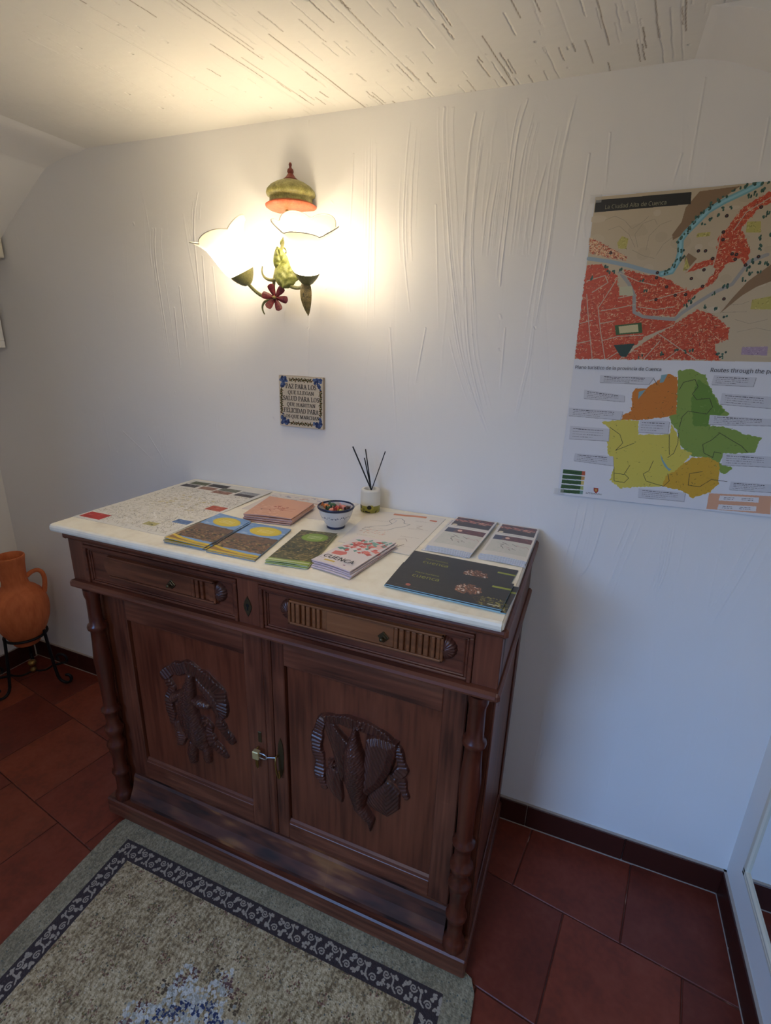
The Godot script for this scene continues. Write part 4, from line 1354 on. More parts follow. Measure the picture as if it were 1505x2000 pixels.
# ---------------------------------------------------------------- on the wall
func inside_blocks(im: Image, zone: Array, count: int, cols: Array, s0: float, s1: float) -> void:
	var pv := vec2s(zone)
	var lo := pv[0]
	var hi := pv[0]
	for p in pv:
		lo = lo.min(p); hi = hi.max(p)
	var k := 0
	var tries := 0
	while k < count and tries < count * 8:
		tries += 1
		var p := Vector2(rng.randf_range(lo.x, hi.x), rng.randf_range(lo.y, hi.y))
		if not Geometry2D.is_point_in_polygon(p, pv):
			continue
		var a := Vector2.from_angle(rng.randf_range(-0.9, 0.3) + (PI / 2 if rng.randf() < 0.35 else 0.0))
		var l := rng.randf_range(s0, s1)
		var w := rng.randf_range(0.8, 2.0)
		stroke(im, [p.x - a.x * l, p.y - a.y * l, p.x + a.x * l, p.y + a.y * l], w, cols[rng.randi() % cols.size()])
		k += 1
func poster_image() -> Image:
	var im := canvas(1064, 1284, c8(226, 227, 232))
	poly(im, MAP_FRAME[0], c8(196, 180, 152))
	# ground washes on the upper map
	for k in 60:
		disc(im, rng.randf_range(20, 1060), rng.randf_range(10, 620), rng.randf_range(8, 40), [c8(200, 185, 158), c8(190, 174, 146), c8(203, 189, 165)][k % 3], rng.randf_range(6, 26))
	for p in MAP_HILL: poly(im, p, c8(140, 112, 82))
	for p in MAP_CONTOUR: stroke(im, p, 1.2, c8(150, 138, 120))
	for p in MAP_RED: poly(im, ragged(p, 3.5), c8(200, 78, 48))
	for p in MAP_RED:
		inside_blocks(im, p, 520, [c8(218, 100, 62), c8(172, 56, 38), c8(150, 46, 34), c8(206, 86, 52)], 2, 8)
		inside_blocks(im, p, 620, [c8(232, 200, 156), c8(226, 190, 148), c8(218, 176, 134), c8(120, 60, 40), c8(236, 214, 180)], 1.5, 7)
	for p in MAP_RIVER2: stroke(im, p, 15, c8(150, 170, 182))
	for p in MAP_RIVER: stroke(im, p, 22, c8(120, 172, 180))
	for p in MAP_RIVER: stroke(im, p, 9, c8(146, 196, 204))
	for p in MAP_GREY: stroke(im, p, 13, c8(160, 158, 156))
	for p in MAP_STREET: stroke(im, p, 3.5, c8(196, 180, 158))
	poly(im, MAP_PARK[0], c8(58, 96, 52))
	poly(im, shrink(MAP_PARK[0], 0.72), c8(206, 196, 150))
	poly(im, MAP_PARK[1], c8(40, 70, 62))
	poly(im, MAP_PARK[2], c8(196, 192, 160))
	for p in MAP_YELLOW:
		poly(im, p, c8(186, 176, 96))
		inside_blocks(im, p, 24, [c8(214, 206, 130), c8(130, 122, 60)], 1.5, 4)
	poly(im, MAP_YELLOW[5], c8(168, 146, 168))
	inside_blocks(im, MAP_YELLOW[5], 40, [c8(210, 196, 206), c8(126, 104, 130)], 1, 3)
	var t: Array = MAP_TREE[0]
	for q in range(0, t.size(), 2):
		for k in 3:
			disc(im, t[q] + rng.randf_range(-7, 7), t[q + 1] + rng.randf_range(-6, 6), rng.randf_range(2.4, 4.6), [c8(34, 66, 58), c8(44, 82, 66), c8(60, 98, 84)][k], rng.randf_range(3, 7))
	t = MAP_DOT[0]
	for q in range(0, t.size(), 2):
		disc(im, t[q], t[q + 1], 6.2, c8(30, 26, 26))
		disc(im, t[q], t[q + 1], 2.0, c8(150, 60, 50))
	poly(im, MAP_BAR[0], c8(28, 27, 25))
	# lower map of the province
	poly(im, ragged(PROV_GREEN[0], 3.2), c8(134, 160, 72))
	poly(im, ragged(PROV_DARK[0], 4.0), c8(104, 142, 54))
	poly(im, ragged(PROV_ORANGE[0], 3.0), c8(206, 124, 42))
	poly(im, ragged(PROV_YELLOW[0], 3.2), c8(214, 200, 88))
	poly(im, ragged(PROV_GOLD[0], 3.0), c8(210, 166, 50))
	for z in [[PROV_GREEN[0], [c8(134, 160, 82), c8(106, 136, 58)]], [PROV_YELLOW[0], [c8(210, 200, 98), c8(190, 178, 72)]], [PROV_GOLD[0], [c8(208, 172, 62), c8(186, 146, 46)]], [PROV_ORANGE[0], [c8(204, 128, 50), c8(186, 108, 36)]]]:
		inside_blocks(im, z[0], 60, z[1], 3, 9)
		inside_blocks(im, z[0], 26, [c8(84, 80, 40)], 1.2, 4)
	for p in PROV_LAKE: poly(im, p, c8(130, 168, 176))
	for p in PROV_ROUTE: stroke(im, p, 2.0, c8(54, 54, 36))
	for p in PROV_BOX:
		var sh: Array = []
		for q in p.size():
			sh.append(p[q] + 2.5)
		poly(im, sh, c8(160, 160, 166))
		poly(im, p, c8(206, 207, 213))
		for r in 4:
			var a := Vector2(p[0], p[1]).lerp(Vector2(p[6], p[7]), 0.2 + r * 0.2)
			var e := Vector2(p[2], p[3]).lerp(Vector2(p[4], p[5]), 0.2 + r * 0.2)
			text_run(im, a.lerp(e, 0.08), a.lerp(e, 0.85 if r < 3 else 0.6), 2.2 if r == 0 else 1.3, c8(40, 38, 42) if r == 0 else c8(92, 90, 96))
	poly(im, PROV_PEACH[0], c8(222, 168, 134))
	for p in PROV_STRIP:
		poly(im, p, c8(228, 224, 224))
		for r in 2:
			var a := Vector2(p[0], p[1]).lerp(Vector2(p[6], p[7]), 0.35 + r * 0.3)
			var e := Vector2(p[2], p[3]).lerp(Vector2(p[4], p[5]), 0.35 + r * 0.3)
			text_run(im, a.lerp(e, 0.12), a.lerp(e, 0.38), 1.6, c8(70, 64, 66))
			text_run(im, a.lerp(e, 0.56), a.lerp(e, 0.86), 1.6, c8(70, 64, 66))
	for p in PROV_LEGEND:
		poly(im, p, c8(60, 92, 48))
		text_run(im, Vector2(p[0] + 14, (p[1] + p[7]) * 0.5), Vector2(p[2] - 12, (p[3] + p[5]) * 0.5), 1.6, c8(28, 52, 26))
	for k in PROV_END.size():
		poly(im, PROV_END[k], [c8(190, 92, 60), c8(196, 150, 92), c8(206, 186, 110), c8(166, 178, 110), c8(116, 150, 140)][k])
	poly(im, PROV_CREST[0], c8(170, 60, 44))
	var cr: Array = PROV_CREST[0]
	poly(im, shrink(cr, 0.5), c8(206, 160, 70))
	text_run(im, Vector2(cr[0] - 32, cr[5] + 12), Vector2(cr[0] + 40, cr[5] + 12), 1.4, c8(110, 106, 106))
	text_run(im, Vector2(cr[0] - 32, cr[5] + 16), Vector2(cr[0] + 40, cr[5] + 16), 1.2, c8(130, 126, 126))
	return im
# the same outline with wandering edges, like a border on a map
func ragged(p: Array, amp: float) -> Array:
	var o: Array = []
	var k := p.size() / 2
	for q in k:
		var a := Vector2(p[q * 2], p[q * 2 + 1])
		var b := Vector2(p[(q * 2 + 2) % (k * 2)], p[(q * 2 + 3) % (k * 2)])
		var n := maxi(1, int(a.distance_to(b) / 7.0))
		for i in n:
			var v := a.lerp(b, float(i) / n)
			o.append(v.x + rng.randf_range(-amp, amp)); o.append(v.y + rng.randf_range(-amp, amp))
	return o
func text_run(im: Image, a: Vector2, b: Vector2, w: float, col: Color) -> void:
	var d := a.distance_to(b)
	var s := 0.0
	while s < d:
		var e := minf(d, s + rng.randf_range(4, 14))
		var p := a.lerp(b, s / d)
		var q := a.lerp(b, e / d)
		stroke(im, [p.x, p.y, q.x, q.y], w, col)
		s = e + 2.5
func shrink(p: Array, k: float) -> Array:
	var c := Vector2.ZERO
	for q in range(0, p.size(), 2):
		c += Vector2(p[q], p[q + 1]) * 2.0 / p.size()
	var o: Array = []
	for q in range(0, p.size(), 2):
		o.append(c.x + (p[q] - c.x) * k); o.append(c.y + (p[q + 1] - c.y) * k)
	return o
func poster() -> void:
	var po := thing("map_poster", "large printed tourist map poster, red town above and coloured province below, taped to the wall", "poster", Vector3(1.1858, 1.7868, 0.0))
	po.rotation.z = deg_to_rad(0.95)
	var b := MB.new()
	var e := MB.new()
	b.patch(16, 20, func(u: float, v: float) -> Vector3:
		return Vector3(u * 0.56, -v * 0.6758, 0.0016 + 0.0012 * sin(u * 7.0 + v * 3.0) * sin(v * 5.0) + 0.0045 * pow(v, 9.0) + 0.0008), 0.0004, false, e, true)
	show_mesh(b.mesh(printed(poster_image(), 0.42), e, M.paper), "printed_sheet", po)
	var title := mat(c8(150, 146, 120), 0.6)
	var base := Transform3D(Basis(), Vector3(0, 0, 0.0036))
	lettering(po, "La Ciudad Alta de Cuenca", 0.119, base.translated(Vector3(0.0252, -0.0236, 0)), title)
	lettering(po, "Plano turístico de la provincia de Cuenca", 0.184, base.translated(Vector3(0.0049, -0.3603, 0)), M.ink)
	lettering(po, "Routes through the province", 0.147, base.translated(Vector3(0.2862, -0.3590, 0)), M.ink)
	var tp := mat(Color(0.95, 0.95, 0.93, 0.12), 0.1)
	tp.transparency = BaseMaterial3D.TRANSPARENCY_ALPHA
	for c in [Vector2(0.004, -0.006), Vector2(0.002, -0.668), Vector2(0.556, -0.006)]:
		b = MB.new()
		b.box(Vector3(c.x, c.y, 0.0042 if c.y > -0.5 else 0.009), Vector3(0.024, 0.016, 0.0006))
		put(b, "clear_tape", tp, po)

func wall_tile() -> void:
	var ti := thing("ceramic_tile", "small glazed tile with a Spanish greeting and blue flowers in its corners, on the wall", "tile", Vector3(0.4395, 1.2935, 0.0))
	ti.rotation.z = deg_to_rad(-0.4)
	var im := canvas(320, 320, c8(206, 194, 174))
	dabs(im, Rect2(0, 0, 320, 320), 300, 2, 9, [c8(210, 199, 180), c8(200, 187, 166), c8(206, 192, 170)])
	for c in [Vector2(26, 26), Vector2(294, 26), Vector2(26, 294), Vector2(294, 294)]:
		for k in 30:
			var s := Vector2(signf(160 - c.x), signf(160 - c.y))
			var p: Vector2 = c + Vector2(rng.randf_range(-16, 40) * s.x, rng.randf_range(-14, 14) * s.y) if k % 2 == 0 else c + Vector2(rng.randf_range(-14, 14) * s.x, rng.randf_range(-16, 52) * s.y)
			disc(im, p.x, p.y, rng.randf_range(6, 11), [c8(58, 76, 120), c8(44, 58, 98), c8(84, 104, 146)][k % 3])
	for k in 26:
		var f := k / 25.0
		for e in [[Vector2(80 + 160 * f, 22 + 4 * sin(k * 1.3)), 0.3], [Vector2(80 + 160 * f, 298 + 4 * sin(k * 1.3)), -0.3], [Vector2(16 + 3 * sin(k * 1.2), 84 + 152 * f), 1.2], [Vector2(304 + 3 * sin(k * 1.2), 84 + 152 * f), 1.9]]:
			var d := Vector2.from_angle(e[1] + (0.8 if k % 2 == 0 else -0.8)) * 10.0
			var p: Vector2 = e[0]
			stroke(im, [p.x - d.x, p.y - d.y, p.x + d.x, p.y + d.y], 6.0, [c8(74, 60, 30), c8(98, 68, 34), c8(60, 68, 34)][k % 3])
	var b := MB.new()
	var h := 0.0745
	b.quad(Vector3(-h, -h, 0.012), Vector3(h, -h, 0.012), Vector3(h, h, 0.012), Vector3(-h, h, 0.012), Vector3.BACK, Vector2(0, 1), Vector2(1, 1), Vector2(1, 0), Vector2(0, 0))
	var e2 := MB.new()
	e2.box(Vector3(0, 0, 0.0058), Vector3(0.1504, 0.1504, 0.0116), 0.0012)
	show_mesh(b.mesh(printed(im, 0.25), e2, mat(c8(176, 160, 142), 0.8)), "glazed_tile", ti)
	var rows := [["Paz para los", 0.104], ["que llegan", 0.088], ["Salud para los", 0.122], ["que habitan", 0.098], ["Felicidad para", 0.120], ["los que marchan", 0.124]]
	for k in 6:
		for shift in [Vector3.ZERO, Vector3(0.0008, 0.0003, 0.0001)]:   # broad pen strokes
			var o := lettering(ti, rows[k][0].to_upper(), rows[k][1], Transform3D(Basis(), Vector3(-rows[k][1] * 0.5, 0.0445 - k * 0.0178, 0.0121) + shift), M.brown_ink, "Droid Serif")
			o.scale.y = 0.0135 / (o.mesh.get_aabb().size.y)

# ---------------------------------------------------------------- on the marble
func paper(called: String, label: String, cat: String, c: Array, y: float, t: float, pm: Material, bend: Callable, group := "", em: Material = null) -> MeshInstance3D:
	var b := MB.new()
	var e := MB.new()
	b.patch(14, 14, func(u: float, v: float) -> Vector3:
		var p: Vector2 = c[3].lerp(c[2], u).lerp(c[0].lerp(c[1], u), v)
		return Vector3(p.x, y + t + bend.call(u, v), p.y), t, false, e, true)
	var o := show_mesh(b.mesh(pm, e, em if em else M.paper), called)
	tag(o, label, cat, group)
	return o
func from_top(k: int) -> String:
	return ["topmost", "second from the top", "third from the top", "fourth from the top", "fifth from the top", "sixth from the top"][k]
func flat(_u: float, _v: float) -> float:
	return 0.0
func moved(c: Array, by: Vector2, turn := 0.0) -> Array:
	var m: Vector2 = (c[0] + c[1] + c[2] + c[3]) / 4.0
	var o: Array = []
	for p in c:
		o.append(m + (p - m).rotated(turn) + by)
	return o
func hills(im: Image, y0: float, y1: float, cols: Array, n: int) -> void:
	dabs(im, Rect2(0, y0, im.get_width(), y1 - y0), n, 2, 11, cols, 0.55)
func table_top() -> void:
	var y := TOP + 0.0004
	# --- big town map
	var im := canvas(520, 740, c8(222, 219, 212))
	for k in 2400:
		var p := Vector2(rng.randf_range(20, 500), rng.randf_range(150, 720))
		var q := p + Vector2.from_angle(rng.randf_range(0, TAU)) * rng.randf_range(5, 26)
		stroke(im, [p.x, p.y, q.x, q.y], rng.randf_range(0.8, 1.8), [c8(140, 136, 130), c8(166, 162, 150), c8(180, 170, 134), c8(122, 118, 114)][k % 4])
	for k in 70:
		var p := Vector2(rng.randf_range(40, 480), rng.randf_range(170, 690))
		var q := p + Vector2.from_angle(rng.randf_range(-0.8, 0.8)) * rng.randf_range(20, 90)
		stroke(im, [p.x, p.y, q.x, q.y], 3.0, c8(236, 234, 230))
	dabs(im, Rect2(120, 250, 260, 200), 50, 4, 11, [c8(196, 186, 140), c8(204, 192, 156), c8(178, 172, 150)], 0.7)
	for r in [[30, 20, 110, 52, c8(86, 92, 60)], [150, 20, 120, 52, c8(58, 48, 46)], [20, 82, 100, 50, c8(70, 66, 70)], [140, 84, 100, 50, c8(150, 110, 90)], [255, 60, 115, 52, c8(110, 112, 96)], [250, 116, 110, 46, c8(150, 104, 84)], [385, 70, 110, 40, c8(150, 152, 156)], [385, 112, 110, 40, c8(76, 66, 64)], [12, 655, 120, 66, c8(176, 52, 50)], [410, 330, 90, 62, c8(178, 82, 60)], [420, 560, 84, 44, c8(92, 122, 170)], [330, 640, 64, 36, c8(176, 168, 110)]]:
		im.fill_rect(Rect2i(r[0], r[1], r[2], r[3]), r[4])
		dabs(im, Rect2(r[0] + 4, r[1] + 4, r[2] - 8, r[3] - 8), 16, 2, 9, [r[4].lightened(0.25), r[4].darkened(0.35), r[4].lightened(0.1)], 0.5)
	var c := [Vector2(0.004, 0.4655), Vector2(0.3256, 0.4690), Vector2(0.3345, 0.0220), Vector2(0.0150, 0.0200)]
	paper("town_map", "large unfolded white town map with a red picture in one corner, on the marble", "map", c, y, 0.0006, printed(im, 0.5), func(u: float, v: float) -> float: return 0.0022 * pow(absf(sin(v * PI * 2.0)), 2.0) * (0.4 + 0.6 * u) + 0.003 * pow(1.0 - v, 8.0) * u)
	# --- white sheet under the booklets
	im = canvas(300, 210, c8(224, 216, 208))
	for k in 60:
		im.fill_rect(Rect2i(rng.randi_range(8, 270), rng.randi_range(6, 80), rng.randi_range(6, 24), rng.randi_range(2, 5)), [c8(150, 150, 170), c8(200, 150, 130), c8(190, 180, 172), c8(120, 130, 160)][k % 4])
	paper("printed_sheet", "white sheet with small print lying under the salmon pink booklets", "leaflet", [Vector2(0.352, 0.205), Vector2(0.625, 0.190), Vector2(0.634, 0.010), Vector2(0.345, 0.024)], y, 0.0006, printed(im, 0.5), func(u: float, v: float) -> float: return 0.0015 * sin(u * PI) * (1.0 - v))
	# --- salmon booklets
	im = canvas(300, 300, c8(214, 160, 132))
	dabs(im, Rect2(0, 130, 200, 170), 120, 3, 12, [c8(222, 172, 146), c8(206, 150, 122), c8(226, 182, 158)], 0.4)
	stroke(im, [60, 205, 110, 200, 150, 175, 190, 160, 250, 150], 4, c8(160, 62, 40))
	stroke(im, [150, 175, 140, 140, 150, 120], 3.5, c8(160, 62, 40))
	stroke(im, [175, 165, 200, 185, 250, 190], 3.0, c8(170, 72, 48))
	stroke(im, [110, 200, 130, 225, 150, 222], 3.0, c8(140, 52, 36))
	dabs(im, Rect2(120, 130, 80, 70), 16, 3, 8, [c8(150, 50, 34), c8(176, 80, 54)])
	disc(im, 62, 208, 6, c8(70, 60, 40))
	var pm := printed(im, 0.4)
	var pink := [Vector2(0.4190, 0.2850), Vector2(0.5565, 0.2640), Vector2(0.5400, 0.1180), Vector2(0.3860, 0.1130)]
	var pe := mat(c8(206, 168, 156), 0.6)
	for k in 6:
		var top := k == 5
		paper("salmon_booklet", "salmon pink booklet with a red drawing, topmost of its pile" if top else "salmon pink booklet, %s of its pile" % from_top(5 - k), "booklet", moved(pink, Vector2(rng.randf_range(-0.004, 0.006), rng.randf_range(-0.004, 0.006)) if not top else Vector2.ZERO, rng.randf_range(-0.05, 0.03) if not top else 0.0), y + 0.0012 + k * 0.0029, 0.0026, pm, func(u: float, v: float) -> float: return (0.0022 * v * v * sin(u * PI) + 0.0010 * u) if top else 0.0, "pile of salmon booklets", pe)
	# --- leaflets with a yellow disc in a blue sky
	im = canvas(240, 420, c8(118, 158, 208))
	dabs(im, Rect2(0, 0, 240, 150), 60, 6, 26, [c8(134, 170, 214), c8(160, 186, 218), c8(104, 146, 200)], 0.35)
	disc(im, 130, 88, 88, c8(214, 190, 46), 62)
	disc(im, 130, 88, 76, c8(222, 198, 52), 52)
	for k in 3:
		text_run(im, Vector2(88, 72 + k * 16), Vector2(174, 72 + k * 16), 4, c8(240, 230, 170))
	im.fill_rect(Rect2i(0, 168, 240, 190), c8(112, 82, 56))
	hills(im, 165, 250, [c8(96, 74, 58), c8(124, 94, 66), c8(78, 62, 48)], 160)
	hills(im, 235, 360, [c8(92, 76, 40), c8(60, 50, 36), c8(150, 116, 70), c8(176, 150, 96), c8(48, 44, 34), c8(128, 84, 50)], 320)
	poly(im, [0, 350, 80, 372, 170, 382, 240, 380, 240, 400, 150, 400, 60, 388, 0, 366], c8(214, 184, 44))
	poly(im, [0, 366, 60, 388, 150, 400, 240, 400, 240, 420, 0, 420], c8(150, 110, 50))
	poly(im, [0, 400, 240, 408, 240, 420, 0, 420], c8(206, 176, 50))
	pm = printed(im, 0.3)
	pe = mat(c8(140, 158, 178), 0.5)
	var sun_a := [Vector2(0.3500, 0.4955), Vector2(0.4700, 0.4945), Vector2(0.4530, 0.2990), Vector2(0.3400, 0.2840)]
	var sun_b := [Vector2(0.4800, 0.5005), Vector2(0.6100, 0.4965), Vector2(0.5770, 0.2980), Vector2(0.4600, 0.3020)]
	for k in 5:
		var top := k == 4
		paper("landscape_leaflet", "leaflet with a yellow disc in blue sky, topmost beside the big map" if top else "leaflet with a yellow disc, %s of the pile beside the big map" % from_top(4 - k), "leaflet", moved(sun_a, Vector2.ZERO if top else Vector2(rng.randf_range(-0.004, 0.003), rng.randf_range(0.0, 0.006)), 0.0 if top else rng.randf_range(-0.04, 0.04)), y + k * 0.0016, 0.0013, pm, func(u: float, v: float) -> float: return 0.003 * pow(v, 4.0) * (1.0 - u) if top else 0.0, "yellow disc leaflets beside the big map", pe)
	for k in 3:
		var top := k == 2
		paper("landscape_leaflet", "leaflet with a yellow disc in blue sky, topmost near the green leaflets" if top else "leaflet with a yellow disc, %s of the pile near the green leaflets" % from_top(2 - k), "leaflet", moved(sun_b, Vector2.ZERO if top else Vector2(rng.randf_range(-0.004, 0.001), rng.randf_range(0.0, 0.004)), 0.0 if top else rng.randf_range(-0.02, 0.02)), y + k * 0.0016, 0.0013, pm, flat, "yellow disc leaflets near the green leaflets", pe)
	# --- green leaflets
	im = canvas(240, 440, c8(84, 80, 46))
	hills(im, 0, 400, [c8(58, 58, 36), c8(104, 96, 52), c8(140, 122, 70), c8(44, 50, 34), c8(164, 142, 90), c8(76, 84, 40)], 700)
	for k in 30:
		var p := Vector2(rng.randf_range(100, 230), rng.randf_range(150, 380))
		stroke(im, [p.x, p.y, p.x + rng.randf_range(-30, -8), p.y + rng.randf_range(20, 50)], rng.randf_range(2, 5), [c8(176, 150, 92), c8(150, 130, 80), c8(60, 56, 40)][k % 3])
	hills(im, 200, 300, [c8(34, 42, 34), c8(44, 54, 40)], 90)
	disc(im, 130, 92, 84, c8(116, 146, 46), 58)
	disc(im, 130, 92, 74, c8(128, 158, 56), 50)
	for k in 3:
		text_run(im, Vector2(86, 76 + k * 16), Vector2(176, 76 + k * 16), 4, c8(226, 232, 190))
	poly(im, [0, 398, 90, 404, 240, 392, 240, 440, 0, 440], c8(146, 168, 70))
	poly(im, [0, 410, 120, 416, 240, 408, 240, 418, 110, 428, 0, 422], c8(206, 212, 170))
	pm = printed(im, 0.3)
	pe = mat(c8(196, 202, 170), 0.6)
	var grn := [Vector2(0.6340, 0.4950), Vector2(0.7330, 0.4830), Vector2(0.6985, 0.2760), Vector2(0.6050, 0.2930)]
	for k in 4:
		var top := k == 3
		paper("green_leaflet", "leaflet with a green disc over brown rocks, topmost of its pile" if top else "leaflet with a green disc, %s of its pile" % from_top(3 - k), "leaflet", moved(grn, Vector2.ZERO if top else Vector2(rng.randf_range(-0.002, 0.003), rng.randf_range(0.0, 0.005)), 0.0 if top else rng.randf_range(-0.02, 0.02)), y + k * 0.0016, 0.0013, pm, func(u: float, v: float) -> float: return 0.0025 * pow(v, 5.0) * sin(u * PI) if top else 0.0, "green disc leaflets", pe)
	# --- wide line map of the region
	im = canvas(440, 560, c8(228, 222, 214))
	stroke(im, [60, 330, 70, 300, 110, 260, 170, 230, 190, 190, 160, 150, 170, 110, 215, 90, 240, 120, 250, 160, 290, 170, 270, 210, 230, 240, 200, 290, 150, 320, 60, 330], 3.0, c8(100, 104, 110))
	stroke(im, [170, 110, 200, 130, 190, 190], 2.0, c8(150, 160, 180))
	dabs(im, Rect2(60, 300, 150, 90), 26, 3, 9, [c8(222, 170, 150), c8(210, 186, 170), c8(226, 196, 176)], 0.6)
	im.fill_rect(Rect2i(150, 20, 190, 26), c8(214, 140, 104))
	im.fill_rect(Rect2i(370, 60, 40, 20), c8(206, 120, 90))
	stroke(im, [330, 180, 360, 170, 340, 210, 380, 220], 3, c8(150, 130, 120))
	stroke(im, [300, 400, 340, 380, 360, 410], 3, c8(150, 130, 120))
	for k in 7:
		text_lines(im, 300 if k % 2 == 0 else 60, 100 + k * 62, 110, 2, 9, c8(178, 168, 160), 2)
	stroke(im, [330, 505, 360, 455], 5, c8(120, 112, 104))
	paper("line_map", "white fold-out route map with an orange heading and thin drawn outlines", "map", [Vector2(0.7180, 0.3120), Vector2(0.9060, 0.3160), Vector2(0.9100, 0.0200), Vector2(0.6930, 0.0600)], y, 0.0006, printed(im, 0.5), func(u: float, v: float) -> float: return 0.004 * pow(1.0 - v, 4.0) * sin(u * PI) + 0.0012 * absf(sin(u * PI * 2.0)))
	# --- white leaflets with red and teal roofs
	im = canvas(260, 460, c8(226, 216, 216))
	var reds := [c8(206, 92, 84), c8(222, 122, 112), c8(190, 74, 66), c8(92, 152, 140), c8(120, 172, 160), c8(232, 190, 184)]
	for k in 64:
		var p := Vector2(rng.randf_range(30, 240), rng.randf_range(30, 250))
		var a := rng.randf_range(12, 30)
		var d := rng.randf_range(10, 24)
		poly(im, [p.x - a, p.y, p.x - a * 0.2, p.y - d, p.x + a, p.y - d * 0.4, p.x + a * 0.4, p.y + d], reds[k % reds.size()])
	poly(im, [30, 280, 104, 270, 120, 300, 100, 330, 34, 330], c8(222, 120, 110))
	im.fill_rect(Rect2i(60, 412, 70, 16), c8(214, 180, 70))
	text_run(im, Vector2(14, 404), Vector2(52, 404), 3, c8(150, 140, 146))
	im.fill_rect(Rect2i(190, 418, 12, 10), c8(150, 100, 130))
	pm = printed(im, 0.35)
	pe = mat(c8(222, 196, 200), 0.6)
	var cu := [Vector2(0.7320, 0.4580), Vector2(0.8340, 0.4780), Vector2(0.8600, 0.2790), Vector2(0.7620, 0.2790)]
	for k in 4:
		var top := k == 3
		var q := moved(cu, Vector2(0.003, 0.014 - k * 0.004) if not top else Vector2(0.0, 0.006), rng.randf_range(-0.03, 0.03) if not top else 0.0)
		var o := paper("roofs_leaflet", "white leaflet with red and teal roofs, topmost of its pile" if top else "white leaflet with red and teal roofs, %s of its pile" % from_top(3 - k), "leaflet", q, y + 0.0012 + k * 0.0034, 0.0022, pm, func(u: float, v: float) -> float: return 0.0026 * sin(u * PI) * v + 0.0012 * v if top else 0.0016 * sin(u * PI) * v, "red and teal roofs leaflets", pe)
		if top:
			var ax: Vector2 = (q[1] - q[0]).normalized()
			var back: Vector2 = (q[3] - q[0]).normalized()
			var at: Vector2 = q[0].lerp(q[1], 0.10).lerp(q[3].lerp(q[2], 0.10), 0.185)
			lettering(o, "CUENCA", 0.080, Transform3D(Basis(v3(ax, 0.012).normalized(), v3(back, 0.0).normalized(), Vector3.UP), Vector3(at.x, y + 0.0012 + 3 * 0.0034 + 0.0022 + 0.0034, at.y)), M.ink)
	# --- photograph leaflets by the wall
	im = canvas(260, 520, c8(222, 218, 212))
	im.fill_rect(Rect2i(12, 12, 236, 150), c8(70, 56, 56))
	dabs(im, Rect2(14, 14, 232, 46), 60, 4, 13, [c8(110, 50, 50), c8(142, 66, 60), c8(88, 46, 48)], 0.4)
	dabs(im, Rect2(14, 52, 232, 40), 70, 4, 14, [c8(206, 130, 110), c8(184, 106, 92), c8(222, 160, 134)], 0.35)
	dabs(im, Rect2(14, 96, 232, 62), 80, 4, 12, [c8(58, 52, 52), c8(74, 64, 60), c8(48, 46, 48)], 0.5)
	disc(im, 34, 150, 16, c8(214, 200, 176))
	text_run(im, Vector2(40, 182), Vector2(180, 182), 3, c8(150, 130, 130))
	im.fill_rect(Rect2i(12, 208, 236, 72), c8(104, 62, 62))
	im.fill_rect(Rect2i(12, 208, 70, 72), c8(66, 70, 96))
	dabs(im, Rect2(60, 212, 180, 62), 40, 4, 12, [c8(134, 74, 70), c8(88, 56, 58), c8(120, 90, 86)], 0.5)
	disc(im, 96, 240, 14, c8(236, 190, 170))
	im.fill_rect(Rect2i(12, 284, 236, 180), c8(206, 206, 198))
	dabs(im, Rect2(16, 288, 228, 170), 60, 3, 10, [c8(196, 200, 190), c8(214, 210, 204)], 0.5)
	for k in 9:
		var p := Vector2(rng.randf_range(60, 220), rng.randf_range(320, 440))
		stroke(im, [p.x, p.y, p.x + rng.randf_range(-30, 30), p.y + rng.randf_range(-16, 16), p.x + rng.randf_range(0, 40), p.y + 20], 3, [c8(120, 110, 106), c8(70, 66, 66), c8(190, 150, 150)][k % 3])
	pm = printed(im, 0.3)
	pe = mat(c8(206, 212, 224), 0.5)
	var ph_a := [Vector2(0.9310, 0.2600), Vector2(1.0400, 0.2620), Vector2(1.0520, 0.0120), Vector2(0.9400, 0.0110)]
	var ph_b := [Vector2(1.0560, 0.2530), Vector2(1.1620, 0.2560), Vector2(1.1640, 0.0150), Vector2(1.0640, 0.0150)]
	for st in 2:
		for k in 6:
			var top := k == 5
			var who: String = ["line map", "marble's short edge"][st]
			paper("photo_leaflet", "photograph leaflet, %s of the pile by the %s" % [from_top(5 - k), who], "leaflet", moved([ph_a, ph_b][st], Vector2.ZERO if top else Vector2(-0.012 if k == 0 and st == 0 else rng.randf_range(-0.005, 0.001), (5 - k) * 0.0022), 0.0 if top else rng.randf_range(-0.012, 0.012)), y + k * 0.0017, 0.0014, pm, func(u: float, v: float) -> float: return 0.0018 * sin(u * PI) * v, "photograph leaflets by the %s" % who, pe)
	# --- dark booklets
	im = canvas(520, 280, c8(50, 46, 42))
	dabs(im, Rect2(0, 0, 520, 280), 200, 4, 20, [c8(52, 48, 44), c8(47, 43, 40), c8(54, 50, 45)], 0.5)
	for k in 300:
		var p := Vector2(rng.randf_range(290, 400), rng.randf_range(96, 196))
		if Vector2((p.x - 345) / 58, (p.y - 150) / 52).length() < 1.0:
			im.fill_rect(Rect2i(int(p.x), int(p.y), rng.randi_range(5, 14), rng.randi_range(5, 12)), [c8(128, 84, 58), c8(104, 66, 48), c8(150, 100, 72), c8(84, 56, 42)][k % 4])
	for k in 34:
		im.fill_rect(Rect2i(rng.randi_range(296, 394), rng.randi_range(112, 178), rng.randi_range(4, 10), rng.randi_range(4, 9)), [c8(226, 206, 186), c8(206, 150, 120), c8(236, 226, 214)][k % 3])
